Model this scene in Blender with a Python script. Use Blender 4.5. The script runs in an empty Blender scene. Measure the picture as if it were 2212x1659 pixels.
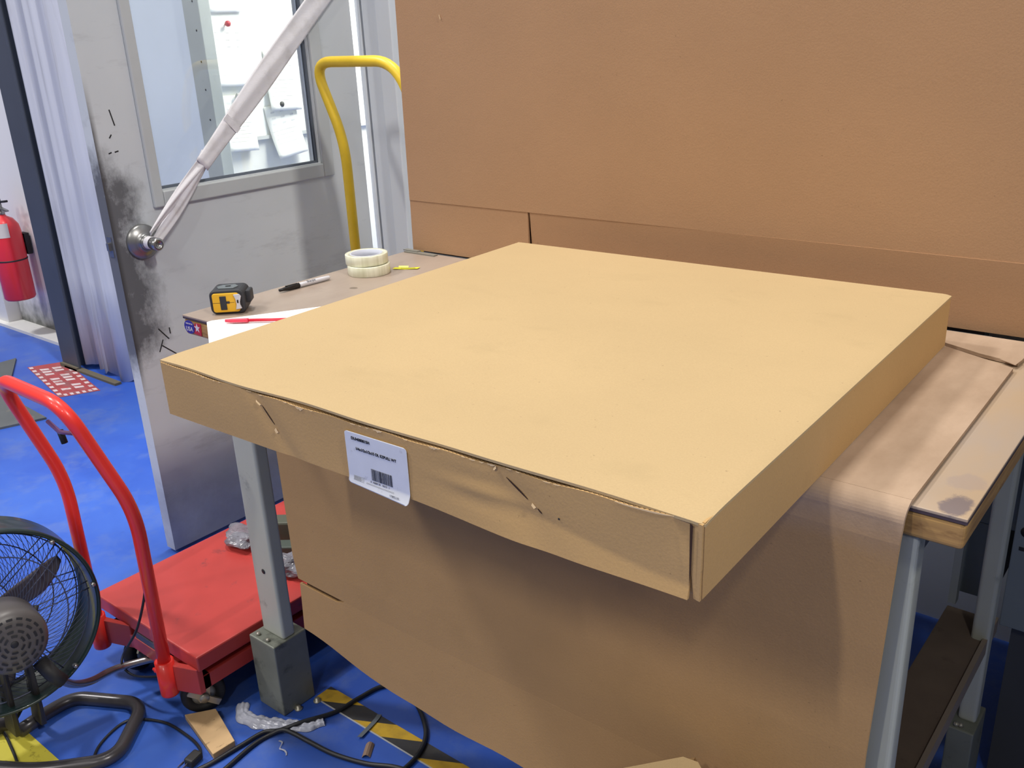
import bpy, bmesh, math, random
from mathutils import Vector, Matrix, noise as mnoise
random.seed(7)
SC = bpy.context.scene
COL = SC.collection
pi = math.pi

# ------------------------------------------------------------------ camera
camd = bpy.data.cameras.new('camera')
camd.sensor_fit = 'HORIZONTAL'; camd.sensor_width = 36.0
camd.lens = 1997.88 / 2212 * 36.0
camd.clip_start = 0.05; camd.clip_end = 60
cam = bpy.data.objects.new('camera', camd); COL.objects.link(cam)
F = Vector((-0.59630655, 0.71877107, -0.35747258))
R = Vector((0.77927622, 0.62521746, -0.04279849))
U = Vector((-0.19273578, 0.3040909, 0.93294246))
mw = Matrix((R, U, -F)).transposed().to_4x4()
mw.translation = Vector((1.8555856, -1.08284686, 1.56840425))
cam.matrix_world = mw
SC.camera = cam

# ------------------------------------------------------------------ light
SC.view_settings.view_transform = 'Standard'
SC.view_settings.look = 'None'
SC.view_settings.gamma = 1
SC.view_settings.exposure = -1.6
SC.view_settings.use_curve_mapping = False

world = bpy.data.worlds.new('hall_ambient'); SC.world = world
world.use_nodes = True
bg = world.node_tree.nodes['Background']
bg.inputs[0].default_value = (1.0, .98, .96, 1)
bg.inputs[1].default_value = 0.60

def lamp(name, loc, target, sx, sy, power, col=(1, 1, 1)):
    """a suspended hall fixture, an area light aimed at the floor"""
    d = bpy.data.lights.new(name, 'AREA'); d.shape = 'RECTANGLE'
    d.size = sx; d.size_y = sy; d.energy = power; d.color = col
    o = bpy.data.objects.new(name, d); COL.objects.link(o)
    o.location = loc
    o.rotation_euler = (Vector(target) - Vector(loc)).to_track_quat('-Z', 'Y').to_euler()
    return o
lamp('high_bay_lamp', (0.3, -7.4, 8.4), (0.3, -4, 0), 0.25, 1.2, 740, (1, .96, .9))
lamp('high_bay_lamp', (5.5, -7.4, 8.4), (4.5, -5, 0), 0.25, 1.2, 430, (1, .96, .9))
lamp('high_bay_lamp', (-4.9, -8.9, 8.4), (-4, -6, 0), 0.25, 1.2, 620, (1, .97, .93))
lamp('high_bay_lamp', (-0.6, 0.5, 8.4), (0.2, 0.3, 0), 0.25, 1.2, 980, (1, .96, .9))
lamp('high_bay_lamp', (7.5, -1.1, 7.6), (0, 0, 1), 0.4, 1.2, 1180, (1, .96, .9))
lamp('high_bay_lamp', (-4.9, -2.2, 8.4), (-4.6, -2, 0), 0.5, 1.3, 1500, (1, .98, .95))
lamp('office_ceiling_lamp', (-1.0, 2.6, 2.7), (-1.6, 2.5, 0), 0.6, 1.2, 330, (1, .99, .93))

# ------------------------------------------------------------------ materials
def lin(c):
    return tuple(((v / 255) / 12.92 if v / 255 <= .04045 else (((v / 255) + .055) / 1.055) ** 2.4) for v in c[:3])

class NT:
    def __init__(s, m):
        s.t = m.node_tree; s.n = s.t.nodes; s.l = s.t.links
    def new(s, ty, **k):
        n = s.n.new(ty)
        for a, b in k.items(): setattr(n, a, b)
        return n
    def link(s, a, b): s.l.new(a, b)
    def pos(s, scale=(1, 1, 1)):
        g = s.new('ShaderNodeNewGeometry'); m = s.new('ShaderNodeMapping')
        m.inputs['Scale'].default_value = scale
        s.link(g.outputs['Position'], m.inputs['Vector']); return m.outputs[0]
    def noise(s, vec, scale, detail=4, rough=.55):
        n = s.new('ShaderNodeTexNoise'); n.inputs['Scale'].default_value = scale
        n.inputs['Detail'].default_value = detail; n.inputs['Roughness'].default_value = rough
        s.link(vec, n.inputs['Vector']); return n.outputs['Fac']
    def rng(s, v, a, b, c=0., d=1., smooth=False):
        n = s.new('ShaderNodeMapRange'); n.clamp = True
        if smooth: n.interpolation_type = 'SMOOTHSTEP'
        n.inputs[1].default_value = a; n.inputs[2].default_value = b
        n.inputs[3].default_value = c; n.inputs[4].default_value = d
        s.link(v, n.inputs[0]); return n.outputs[0]
    def mix(s, fac, a, b):
        n = s.new('ShaderNodeMix', data_type='RGBA')
        if isinstance(fac, (int, float)): n.inputs[0].default_value = fac
        else: s.link(fac, n.inputs[0])
        for i, v in ((6, a), (7, b)):
            if isinstance(v, (tuple, list)): n.inputs[i].default_value = (*v[:3], 1)
            else: s.link(v, n.inputs[i])
        return n.outputs[2]
    def math(s, op, a, b=None, c=None):
        n = s.new('ShaderNodeMath', operation=op)
        for i, v in enumerate((a, b, c)):
            if v is None: continue
            if isinstance(v, (int, float)): n.inputs[i].default_value = v
            else: s.link(v, n.inputs[i])
        return n.outputs[0]
    def xyz(s):
        g = s.new('ShaderNodeNewGeometry'); n = s.new('ShaderNodeSeparateXYZ')
        s.link(g.outputs['Position'], n.inputs[0]); return n.outputs

def mat(name, col, rough=.5, metal=0., var=.06, vscale=6, bump=0., bscale=120, spec=None,
        coat=0., stretch=(1, 1, 1), stains=None, trans=0., alpha=None):
    """principled surface with slight procedural mottling; stains=(colour, scale, low, high)"""
    m = bpy.data.materials.new(name); m.use_nodes = True
    t = NT(m); b = t.n['Principled BSDF']
    c = lin(col)
    v = t.pos(stretch)
    n = t.noise(v, vscale)
    out = t.mix(t.rng(n, .3, .7), tuple(x * (1 - var) for x in c), tuple(min(1, x * (1 + var)) for x in c))
    if stains:
        for sc_, ss, lo, hi in (stains if isinstance(stains, list) else [stains]):
            k = t.rng(t.noise(t.pos(stretch), ss, 6, .65), lo, hi)
            out = t.mix(k, out, lin(sc_))
    t.link(out, b.inputs['Base Color'])
    b.inputs['Roughness'].default_value = rough
    b.inputs['Metallic'].default_value = metal
    if spec is not None: b.inputs['Specular IOR Level'].default_value = spec
    b.inputs['Coat Weight'].default_value = coat
    b.inputs['Transmission Weight'].default_value = trans
    if alpha is not None: b.inputs['Alpha'].default_value = alpha
    if bump:
        bn = t.new('ShaderNodeBump'); bn.inputs['Strength'].default_value = bump
        bn.inputs['Distance'].default_value = .002
        t.link(t.noise(t.pos(stretch), bscale, 3), bn.inputs['Height'])
        t.link(bn.outputs[0], b.inputs['Normal'])
    return m

def kraft(name, col, dirt=.10, streak=(1, 1, 1), smudge=True):
    m = bpy.data.materials.new(name); m.use_nodes = True
    t = NT(m); b = t.n['Principled BSDF']; c = lin(col)
    big = t.rng(t.noise(t.pos(streak), 2.6, 4), .3, .7)
    out = t.mix(big, tuple(x * (1 - dirt) for x in c), tuple(min(1, x * (1 + dirt * .6)) for x in c))
    fine = t.rng(t.noise(t.pos(), 420, 2), .3, .7)
    out = t.mix(t.math('MULTIPLY', fine, .16), out, tuple(x * .62 for x in c))
    if smudge:
        sm = t.rng(t.noise(t.pos((1, 1.6, 1)), 7, 5, .6), .58, .75, 0, .22)
        out = t.mix(sm, out, tuple(x * f for x, f in zip(c, (.72, .74, .72))))
    sp = t.rng(t.noise(t.pos(), 160, 2), .73, .78, 0, .5)
    out = t.mix(sp, out, tuple(x * .45 for x in c))
    t.link(out, b.inputs['Base Color'])
    b.inputs['Roughness'].default_value = .78
    b.inputs['Specular IOR Level'].default_value = .25
    bn = t.new('ShaderNodeBump'); bn.inputs['Strength'].default_value = .25
    bn.inputs['Distance'].default_value = .0012
    t.link(t.math('ADD', t.noise(t.pos(), 260, 3), t.math('MULTIPLY', t.noise(t.pos(), 9, 3), 3.)), bn.inputs['Height'])
    t.link(bn.outputs[0], b.inputs['Normal'])
    return m

K_BOX = kraft('kraft_light', (190, 165, 124), .05)
K_SIDE = kraft('kraft_side', (193, 157, 107), .06)
K_PANEL = kraft('kraft_panel', (178, 140, 106), .05, smudge=False)
K_SHEET = kraft('kraft_sheet', (181, 145, 101), .09)
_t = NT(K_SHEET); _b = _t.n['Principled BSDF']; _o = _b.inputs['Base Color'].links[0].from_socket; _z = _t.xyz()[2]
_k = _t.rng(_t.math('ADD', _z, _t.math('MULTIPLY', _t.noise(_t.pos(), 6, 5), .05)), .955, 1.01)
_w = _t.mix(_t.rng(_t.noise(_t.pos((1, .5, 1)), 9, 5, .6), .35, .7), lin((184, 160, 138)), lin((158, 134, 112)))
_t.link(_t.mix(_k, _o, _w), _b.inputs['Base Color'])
K_DARK = mat('kraft_slot_shade', (96, 70, 48), .9)
K_TORN = mat('torn_paper_fibre', (214, 186, 146), .9)
FLUTE = mat('corrugated_flute', (150, 116, 80), .9)
DARKCUT = mat('cut_shadow_brown', (58, 36, 24), .95)
WHITE = mat('white_paper', (238, 238, 240), .75, var=.01)
LABELW = mat('label_paper', (214, 217, 226), .32, var=.03, vscale=40, stains=((150, 150, 152), 45, .62, .85))
INK = mat('black_ink', (32, 32, 36), .6)
GREYINK = mat('grey_ink', (130, 130, 134), .6)
RED = mat('red_enamel', (188, 66, 62), .38, var=.07, vscale=5, stains=((132, 62, 64), 18, .62, .78))
REDTUBE = mat('red_tube_enamel', (242, 56, 48), .34, var=.05, coat=.3)
YEL = mat('yellow_enamel', (246, 208, 52), .4, var=.08, vscale=14, stains=((70, 60, 30), 60, .74, .78))
BLACKR = mat('black_rubber', (34, 34, 36), .6)
BLACKG = mat('black_cable', (30, 32, 38), .45)
CHROME = mat('worn_chrome', (170, 170, 172), .28, metal=.9)
STEEL = mat('brushed_steel', (150, 150, 150), .35, metal=.85)
ZINC = mat('zinc_plate', (175, 172, 160), .4, metal=.6)
LEG = mat('grey_table_paint', (180, 184, 174), .45, var=.06, vscale=5, stains=((112, 116, 112), 9, .6, .75))
RISER = mat('dark_steel_riser', (128, 132, 122), .5, metal=.2, var=.15, vscale=9, stains=((50, 52, 50), 14, .55, .75))
DGREEN = mat('dark_green_enamel', (28, 44, 44), .34, var=.1, coat=.2)
WIRE = mat('dark_wire', (72, 78, 104), .4)
FANGREY = mat('fan_motor_grey', (84, 80, 80), .42, var=.08, vscale=12)
FANTUBE = mat('fan_tube_dark', (72, 70, 74), .3, metal=.35)
BLADE = mat('fan_blade_grey', (112, 106, 114), .45)
GLASSM = bpy.data.materials.new('pane_glass'); GLASSM.use_nodes = True
_t = NT(GLASSM); _t.n.remove(_t.n['Principled BSDF'])
_tr = _t.new('ShaderNodeBsdfTransparent'); _tr.inputs[0].default_value = (.96, .975, .98, 1)
_gl = _t.new('ShaderNodeBsdfGlossy'); _gl.inputs['Roughness'].default_value = .03
_fr = _t.new('ShaderNodeFresnel'); _fr.inputs[0].default_value = 1.5
_mx = _t.new('ShaderNodeMixShader'); _t.link(_fr.outputs[0], _mx.inputs[0])
_t.link(_tr.outputs[0], _mx.inputs[1]); _t.link(_gl.outputs[0], _mx.inputs[2])
_t.link(_mx.outputs[0], _t.n['Material Output'].inputs[0])

# ------------------------------------------------------------------ mesh helpers
class MB:
    def __init__(s, xf=None):
        s.v = []; s.f = []; s.xf = xf or Matrix.Identity(4); s.sm = []
    def add(s, vs, fs, smooth=False):
        o = len(s.v); s.v += [s.xf @ Vector(p) for p in vs]
        s.f += [tuple(i + o for i in f) for f in fs]; s.sm += [smooth] * len(fs); return s
    def box(s, x0, x1, y0, y1, z0, z1):
        vs = [(x, y, z) for z in (z0, z1) for y in (y0, y1) for x in (x0, x1)]
        return s.add(vs, [(0, 2, 3, 1), (4, 5, 7, 6), (0, 1, 5, 4), (2, 6, 7, 3), (0, 4, 6, 2), (1, 3, 7, 5)])
    def obox(s, c, ax, ay, az, sx, sy, sz):
        """oriented box: centre, three axis vectors, full sizes"""
        c = Vector(c); ax = Vector(ax).normalized(); ay = Vector(ay).normalized(); az = Vector(az).normalized()
        vs = [c + ax * (i * sx / 2) + ay * (j * sy / 2) + az * (k * sz / 2) for k in (-1, 1) for j in (-1, 1) for i in (-1, 1)]
        return s.add(vs, [(0, 2, 3, 1), (4, 5, 7, 6), (0, 1, 5, 4), (2, 6, 7, 3), (0, 4, 6, 2), (1, 3, 7, 5)])
    def prism(s, poly, axis, a, b):
        """polygon (2d) extruded along axis from a to b"""
        def P(u, v, w):
            return {0: (w, u, v), 1: (u, w, v), 2: (u, v, w)}[axis]
        n = len(poly)
        vs = [P(u, v, a) for u, v in poly] + [P(u, v, b) for u, v in poly]
        fs = [tuple(range(n))[::-1], tuple(range(n, 2 * n))] + [(i, (i + 1) % n, n + (i + 1) % n, n + i) for i in range(n)]
        return s.add(vs, fs)
    def tube(s, pts, r, seg=12, closed=False, caps=True, sub=0):
        pts = [Vector(p) for p in pts]
        if sub: pts = smoothpath(pts, sub, closed)
        n = len(pts); rings = []; up = None
        for i, p in enumerate(pts):
            if closed: t = pts[(i + 1) % n] - pts[i - 1]
            else: t = pts[min(i + 1, n - 1)] - pts[max(i - 1, 0)]
            t.normalize()
            if up is None:
                up = Vector((0, 0, 1)) if abs(t.z) < .9 else Vector((1, 0, 0))
            up = (up - t * up.dot(t)).normalized(); w = t.cross(up)
            rr = r[i] if isinstance(r, (list, tuple)) else r
            rings.append([p + (up * math.cos(2 * pi * k / seg) + w * math.sin(2 * pi * k / seg)) * rr for k in range(seg)])
        vs = [q for g in rings for q in g]; fs = []
        m = n if closed else n - 1
        for i in range(m):
            for k in range(seg):
                a = i * seg + k; b = i * seg + (k + 1) % seg; j = ((i + 1) % n) * seg
                fs.append((a, b, j + (k + 1) % seg, j + k))
        if caps and not closed:
            fs.append(tuple(range(seg))[::-1]); fs.append(tuple(range((n - 1) * seg, n * seg)))
        return s.add(vs, fs, True)
    def lathe(s, prof, c, axis, seg=40, closed=False):
        """profile [(radius, height along axis)]"""
        c = Vector(c); a = Vector(axis).normalized()
        u = a.orthogonal().normalized(); w = a.cross(u)
        vs = [c + a * h + (u * math.cos(2 * pi * k / seg) + w * math.sin(2 * pi * k / seg)) * rr for rr, h in prof for k in range(seg)]
        fs = []; n = len(prof)
        for i in range(n if closed else n - 1):
            j = (i + 1) % n
            for k in range(seg):
                fs.append((i * seg + k, i * seg + (k + 1) % seg, j * seg + (k + 1) % seg, j * seg + k))
        if not closed:
            if prof[0][0] > 1e-6: fs.append(tuple(range(seg))[::-1])
            if prof[-1][0] > 1e-6: fs.append(tuple(range((n - 1) * seg, n * seg)))
        return s.add(vs, fs, True)
    def grid(s, nu, nv, fn, smooth=True):
        vs = [fn(i / nu, j / nv) for j in range(nv + 1) for i in range(nu + 1)]
        fs = [(j * (nu + 1) + i, j * (nu + 1) + i + 1, (j + 1) * (nu + 1) + i + 1, (j + 1) * (nu + 1) + i) for j in range(nv) for i in range(nu)]
        return s.add(vs, fs, smooth)
    def slab(s, nu, nv, fn, off):
        """curved sheet with thickness: second skin at fn + off(vector)"""
        off = Vector(off); W = nu + 1; N = W * (nv + 1)
        a = [Vector(fn(i / nu, j / nv)) for j in range(nv + 1) for i in range(nu + 1)]
        vs = a + [p + off for p in a]; fs = []
        for j in range(nv):
            for i in range(nu):
                q = (j * W + i, j * W + i + 1, (j + 1) * W + i + 1, (j + 1) * W + i)
                fs.append(q); fs.append(tuple(N + k for k in q)[::-1])
        def edge(l):
            for p, q in zip(l[:-1], l[1:]): fs.append((q, p, N + p, N + q))
        edge([i for i in range(W)]); edge([nv * W + i for i in range(W)][::-1])
        edge([j * W for j in range(nv + 1)][::-1]); edge([j * W + nu for j in range(nv + 1)])
        return s.add(vs, fs, False)
    def build(s, name, material, parent=None, bevel=0., bseg=2, recalc=True, autosmooth=False):
        me = bpy.data.meshes.new(name)
        if parent is None:
            xs = [p.x for p in s.v]; ys = [p.y for p in s.v]; zs = [p.z for p in s.v]
            org = Vector(((min(xs) + max(xs)) / 2, (min(ys) + max(ys)) / 2, min(zs)))
        else: org = wloc(parent)
        me.from_pydata([p - org for p in s.v], [], s.f)
        for p, q in zip(me.polygons, s.sm): p.use_smooth = q
        if recalc:
            bm = bmesh.new(); bm.from_mesh(me); bmesh.ops.recalc_face_normals(bm, faces=bm.faces); bm.to_mesh(me); bm.free()
        me.materials.append(material)
        o = bpy.data.objects.new(name, me); COL.objects.link(o)
        if parent is None: o.location = org
        else: o.parent = parent
        if bevel:
            b = o.modifiers.new('bevel', 'BEVEL'); b.width = bevel; b.segments = bseg; b.limit_method = 'ANGLE'
            b.angle_limit = math.radians(35)
        return o

def wloc(o):
    v = Vector((0, 0, 0))
    while o: v += o.location; o = o.parent
    return v

def smoothpath(P, sub, closed=False):
    out = []; n = len(P)
    rng = range(n) if closed else range(n - 1)
    for i in rng:
        p0 = P[(i - 1) % n] if closed or i > 0 else P[0]
        p1 = P[i]; p2 = P[(i + 1) % n]
        p3 = P[(i + 2) % n] if closed or i + 2 < n else P[-1]
        for k in range(sub):
            t = k / sub
            out.append(.5 * ((2 * p1) + (p2 - p0) * t + (2 * p0 - 5 * p1 + 4 * p2 - p3) * t * t + (3 * p1 - p0 - 3 * p2 + p3) * t ** 3))
    if not closed: out.append(P[-1])
    return out

def bend(P, r, n=6):
    """polyline with rounded corners of radius r"""
    P = [Vector(p) for p in P]; out = [P[0]]
    for i in range(1, len(P) - 1):
        a = (P[i - 1] - P[i]); b = (P[i + 1] - P[i]); la = a.length; lb = b.length
        d = min(r, la * .48, lb * .48); A = P[i] + a.normalized() * d; B = P[i] + b.normalized() * d
        for k in range(n + 1):
            t = k / n; out.append(A * (1 - t) ** 2 + P[i] * 2 * t * (1 - t) + B * t * t)
    out.append(P[-1]); return out

def thing(name, label, cat, loc, group=None):
    o = bpy.data.objects.new(name, None); COL.objects.link(o); o.location = loc
    o.empty_display_size = .05
    return tag(o, label, cat, group)
def tag(o, label, cat=None, group=None, kind=None):
    o['label'] = label
    if cat: o['category'] = cat
    if group: o['group'] = group
    if kind: o['kind'] = kind
    return o
def struct(o, label=None):
    o['kind'] = 'structure'
    if label: o['label'] = label
    return o

def text(s, name, size, origin, ux, uy, material, parent, depth=.0002, bold=0.):
    """lettering as flat mesh: origin, reading direction ux, up direction uy"""
    cu = bpy.data.curves.new(name, 'FONT'); cu.body = s; cu.size = size; cu.extrude = depth; cu.offset = bold
    ob = bpy.data.objects.new(name, cu); COL.objects.link(ob)
    bpy.context.view_layer.update()
    me = bpy.data.meshes.new_from_object(ob.evaluated_get(bpy.context.evaluated_depsgraph_get()))
    bpy.data.objects.remove(ob); bpy.data.curves.remove(cu)
    ux = Vector(ux).normalized(); uy = Vector(uy).normalized(); uz = ux.cross(uy)
    M = Matrix((ux, uy, uz)).transposed().to_4x4(); M.translation = Vector(origin) - wloc(parent)
    me.transform(M); me.materials.clear(); me.materials.append(material); me.name = name
    o = bpy.data.objects.new(name, me); COL.objects.link(o); o.parent = parent
    return o

# ================================================================== SETTING
# painted floor
fm = bpy.data.materials.new('blue_floor_paint'); fm.use_nodes = True
t = NT(fm); b = t.n['Principled BSDF']
n1 = t.rng(t.noise(t.pos(), 1.6, 5, .6), .3, .7)
c = t.mix(n1, lin((34, 72, 166)), lin((56, 96, 184)))
c = t.mix(t.rng(t.noise(t.pos(), 5, 7, .7), .50, .72, 0, .5), c, lin((98, 116, 158)))
c = t.mix(t.rng(t.noise(t.pos((2, 1, 1)), 16, 6, .7), .62, .78, 0, .4), c, lin((38, 50, 96)))
c = t.mix(t.rng(t.noise(t.pos(), 90, 2), .74, .8, 0, .5), c, lin((150, 150, 150)))
t.link(c, b.inputs['Base Color']); b.inputs['Roughness'].default_value = .42
struct(MB().box(-8, 5, -6, 5, -.1, 0).build('floor', fm))

WALLP = mat('wall_pale_blue', (218, 227, 234), .5, var=.04, vscale=2.5)
WALLW = mat('wall_white_grimy', (205, 203, 206), .6, var=.05, stains=((120, 120, 118), 5, .6, .8))
# back wall: beyond the doorway on the left, doorway at x -1.62..-0.70, then right
struct(MB().box(-2.97, -1.72, 1.28, 1.30, 0, 3.2).box(-5.2, -2.97, 1.32, 1.44, 0, 3.2).build('wall_back', WALLP))
struct(MB().box(-.53, 4.6, 1.29, 1.41, 0, 3.2).box(-1.72, -.53, 1.29, 1.41, 2.12, 3.2).build('wall_back', WALLP))
# grimy white panel with dirt rising from the floor, left of the column
gm = bpy.data.materials.new('grimy_panel'); gm.use_nodes = True
t = NT(gm); b = t.n['Principled BSDF']; z = t.xyz()[2]
k = t.math('ADD', z, t.math('MULTIPLY', t.noise(t.pos(), 9, 5), -.35))
c = t.mix(t.rng(k, -.16, .06, 1, 0), lin((232, 231, 232)), lin((98, 100, 98)))
t.link(c, b.inputs['Base Color']); b.inputs['Roughness'].default_value = .6
struct(MB().box(-4.02, -2.98, 1.27, 1.32, 0, 3.2).build('wall_panel', gm))
TRIMW = mat('white_trim', (214, 214, 214), .5, var=.03, stains=((150, 148, 140), 12, .62, .8))
struct(MB().box(-4.9, -4.03, 1.19, 1.32, .0, 3.2).build('trim_1', TRIMW, bevel=.004))
struct(MB().box(-4.9, -2.98, 1.155, 1.27, 0, .018).build('baseboard_back', TRIMW))
# door jambs
JAMB = mat('jamb_blue_grey', (222, 228, 236), .42, var=.06, vscale=3, stretch=(1, 1, .3), stains=((120, 126, 134), 10, .66, .8))
POST = mat('galvanised_jamb', (170, 176, 172), .45, var=.06, stains=((110, 112, 108), 8, .62, .78))
j = struct(MB().box(-.721, -.697, 1.264, 1.42, 0, 2.12).box(-.684, -.60, 1.262, 1.42, 0, 2.12).box(-.70, -.68, 1.34, 1.42, 0, 2.12).box(-.60, -.53, 1.245, 1.42, 0, 2.2).build('trim_2', JAMB, bevel=.004))
j2 = struct(MB().box(-1.73, -1.62, 1.25, 1.305, 0, 2.12).build('trim_3', POST, bevel=.003))
sc = MB()
for zz in (1.73, 1.62, 1.50, 1.39, 1.27, 1.13):
    MB().lathe([(.0042, 0), (.0042, .001), (.003, .002), (0, .002)], (-1.655, 1.25, zz), (0, -1, 0), 12).build('screw', INK, j2)
# office beyond the doorway
OFFW = mat('office_wall_cream', (232, 232, 222), .6, var=.02)
struct(MB().box(-2.07, -1.95, 1.30, 4.6, 0, 3.0).box(-2.07, 1.2, 4.4, 4.6, 0, 3.0).build('wall_left', OFFW))
struct(MB().box(1.1, 1.2, 1.41, 4.6, 0, 3.0).build('wall_right', OFFW))
struct(MB().box(-2.07, 1.2, 1.41, 4.6, 3.0, 3.1).build('ceiling', OFFW))

# ------------------------------------------------------------------ open door
dm = bpy.data.materials.new('door_paint_scuffed'); dm.use_nodes = True
t = NT(dm); b = t.n['Principled BSDF']; X, Y, Z = t.xyz()
base = t.mix(t.rng(t.noise(t.pos(), 2.2, 4), .3, .7), lin((203, 209, 214)), lin((214, 218, 222)))
base = t.mix(t.rng(t.noise(t.pos((1, .5, 2)), 6, 6, .7), .56, .72, 0, .35), base, lin((140, 140, 146)))
nz = t.noise(t.pos(), 7, 7, .72); nz2 = t.noise(t.pos((1, 1, .5)), 26, 6, .75)
my = t.rng(Y, .25, .50, 1, 0)
band = t.math('MULTIPLY', t.rng(Z, .50, .75), t.rng(Z, 1.18, 1.45, 1, 0))
g = t.math('MULTIPLY', t.math('MULTIPLY', my, band), t.math('ADD', t.math('MULTIPLY', nz, 1.2), t.math('MULTIPLY', nz2, .8)))
base = t.mix(t.rng(g, .46, .84, 0, .85), base, lin((66, 66, 72)))
base = t.mix(t.math('MULTIPLY', t.math('MULTIPLY', t.rng(Y, .252, .266, 1, 0), t.math('GREATER_THAN', X, -.7256)), t.math('MULTIPLY', t.rng(Z, .55, .7), t.rng(Z, 1.35, 1.5, .8, 0))), base, lin((62, 60, 62)))
low = t.math('MULTIPLY', t.rng(Z, .18, .30, 1, 0), t.rng(nz, .3, .6, .5, 1))  # shade at the door foot, painted into the colour
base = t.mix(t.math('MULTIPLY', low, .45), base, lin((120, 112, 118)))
t.link(base, b.inputs['Base Color']); b.inputs['Roughness'].default_value = .4
DX0, DX1 = -.772, -.725
d = MB()
d.box(DX0, DX1, .25, .425, .012, 2.08).box(DX0, DX1, 1.045, 1.247, .012, 2.08)
d.box(DX0, DX1, .425, 1.045, .012, 1.166).box(DX0, DX1, .425, 1.045, 1.93, 2.08)
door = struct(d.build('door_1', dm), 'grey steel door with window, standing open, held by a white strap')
DFR = mat('window_frame_paint', (190, 194, 196), .4, var=.03)
f = MB()
for xa, xb in ((DX1, DX1 + .014), (DX0 - .014, DX0)):
    f.prism([(.391, 1.118), (1.092, 1.118), (1.092, 1.978), (.391, 1.978)][:4], 0, xa, xa) if False else None
    f.box(xa, xb, .391, .424, 1.118, 1.975).box(xa, xb, 1.045, 1.092, 1.118, 1.975)
    f.box(xa, xb, .424, 1.045, 1.118, 1.164).box(xa, xb, .424, 1.045, 1.93, 1.975)
wf = f.build('window_frame', DFR, door, bevel=.004)
gk = MB()
gk.box(DX0 + .018, DX1 - .014, .426, .432, 1.166, 1.93).box(DX0 + .018, DX1 - .014, 1.038, 1.044, 1.166, 1.93).box(DX0 + .018, DX1 - .014, .432, 1.038, 1.166, 1.173)
gk.build('gasket', mat('gasket_grey', (96, 104, 116), .6), wf)
MB().box(-.752, -.747, .427, 1.043, 1.168, 1.929).build('glass_pane', GLASSM, wf)
kb = MB().lathe([(.052, 0), (.052, .006), (.047, .012), (.032, .02), (.026, .022), (.022, .03), (.022, .036)], (DX1, .337, 1.027), (1, 0, 0))
knob = kb.build('door_knob', STEEL, door)
MB().lathe([(.015, .03), (.015, .062), (.019, .064), (.019, .085), (.016, .089), (.009, .09), (.009, .086), (0, .086)], (DX1, .337, 1.027), (1, 0, 0)).build('lock_cylinder', CHROME, knob)
MB().box(DX0 + .010, DX1 - .012, .2485, .2505, .995, 1.055).box(DX0 + .016, DX1 - .018, .240, .25, 1.015, 1.037).build('latch', STEEL, door)
scr = MB()
for (y, zc, ln, an) in ((.315, 1.385, .045, 1.75), (.300, 1.335, .012, .9), (.290, 1.29, .01, .3), (.31, 1.292, .012, .2), (.35, .735, .05, 2.2), (.335, .70, .04, 1.1), (.36, .68, .06, 2.4), (.372, .74, .02, 1.6)):
    a = Vector((0, math.cos(an), math.sin(an)))
    scr.obox((DX1 + .0004, y, zc), (1, 0, 0), a, Vector((1, 0, 0)).cross(a), .0006, ln, .0035)
scr.build('scratch_mark', INK, door)

# strap: two strands looped over the lock cylinder, then one flat webbing to the jamb
STR = bpy.data.materials.new('white_webbing'); STR.use_nodes = True
t = NT(STR); b = t.n['Principled BSDF']
w = t.new('ShaderNodeTexWave'); w.inputs['Scale'].default_value = 160; w.inputs['Distortion'].default_value = 1.5
w.bands_direction = 'Z'; t.link(t.pos((1, 1, 1)), w.inputs['Vector'])
c = t.mix(t.rng(t.noise(t.pos(), 20, 5), .5, .72, 0, .4), lin((236, 234, 240)), lin((190, 184, 180)))
c = t.mix(t.math('MULTIPLY', w.outputs['Fac'], .12), c, lin((160, 155, 160)))
t.link(c, b.inputs['Base Color']); b.inputs['Roughness'].default_value = .55
bn = t.new('ShaderNodeBump'); bn.inputs['Strength'].default_value = .35; bn.inputs['Distance'].default_value = .001
t.link(w.outputs['Fac'], bn.inputs['Height']); t.link(bn.outputs[0], b.inputs['Normal'])
st = thing('webbing_strap', 'white woven strap pulled tight from the door knob up to the frame', 'strap', (-.66, .34, 1.0))
A = Vector((-.668, .337, 1.047)); Bp = Vector((-.690, 1.135, 1.735))
dirv = (Bp - A).normalized(); side = Vector((1, 0, 0)).cross(dirv).normalized()
def strand(a, b, wa, wb, twist, xoff, name, sag=0.):
    mb = MB(); a = Vector(a); b = Vector(b); dd = (b - a).normalized(); sd = Vector((1, 0, 0)).cross(dd).normalized()
    def fn(u, v):
        p = a.lerp(b, v); wd = wa + (wb - wa) * min(1, v * 1.0)
        ang = twist * (1 - v) ** 1.5
        s_ = sd * math.cos(ang) + Vector((1, 0, 0)) * math.sin(ang)
        return p + s_ * ((u - .5) * wd) + Vector((1, 0, 0)) * (xoff + .003 * math.sin(u * 9 + v * 5) + .0035 * math.cos((u - .5) * 5)) - Vector((0, 0, 1)) * sag * math.sin(pi * v)
    mb.slab(10, 40, fn, (-.0018, 0, 0)); o = mb.build(name, STR, st)
    for p in o.data.polygons: p.use_smooth = True
    return o
mid = A + (Bp - A) * .26
strand(A + Vector((0, -.002, .008)), mid + side * -.003 + dirv * .04, .026, .044, .8, -.001, 'upper_strand', -.004)
strand(A + Vector((.0, .012, -.020)), mid + side * .004 + dirv * .04, .026, .044, -.5, -.004, 'lower_strand', .010)
def band(u, v):
    p = mid.lerp(Bp + dirv * .12, v) + Vector((.003, 0, 0)); wd = .050 + .026 * sstep(0, .45, v)
    return p + side * ((u - .5) * wd) + Vector((1, 0, 0)) * (.0015 * math.sin(u * 9 + v * 7) + .003 * math.cos((u - .5) * 5) * (1 - v))
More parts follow.
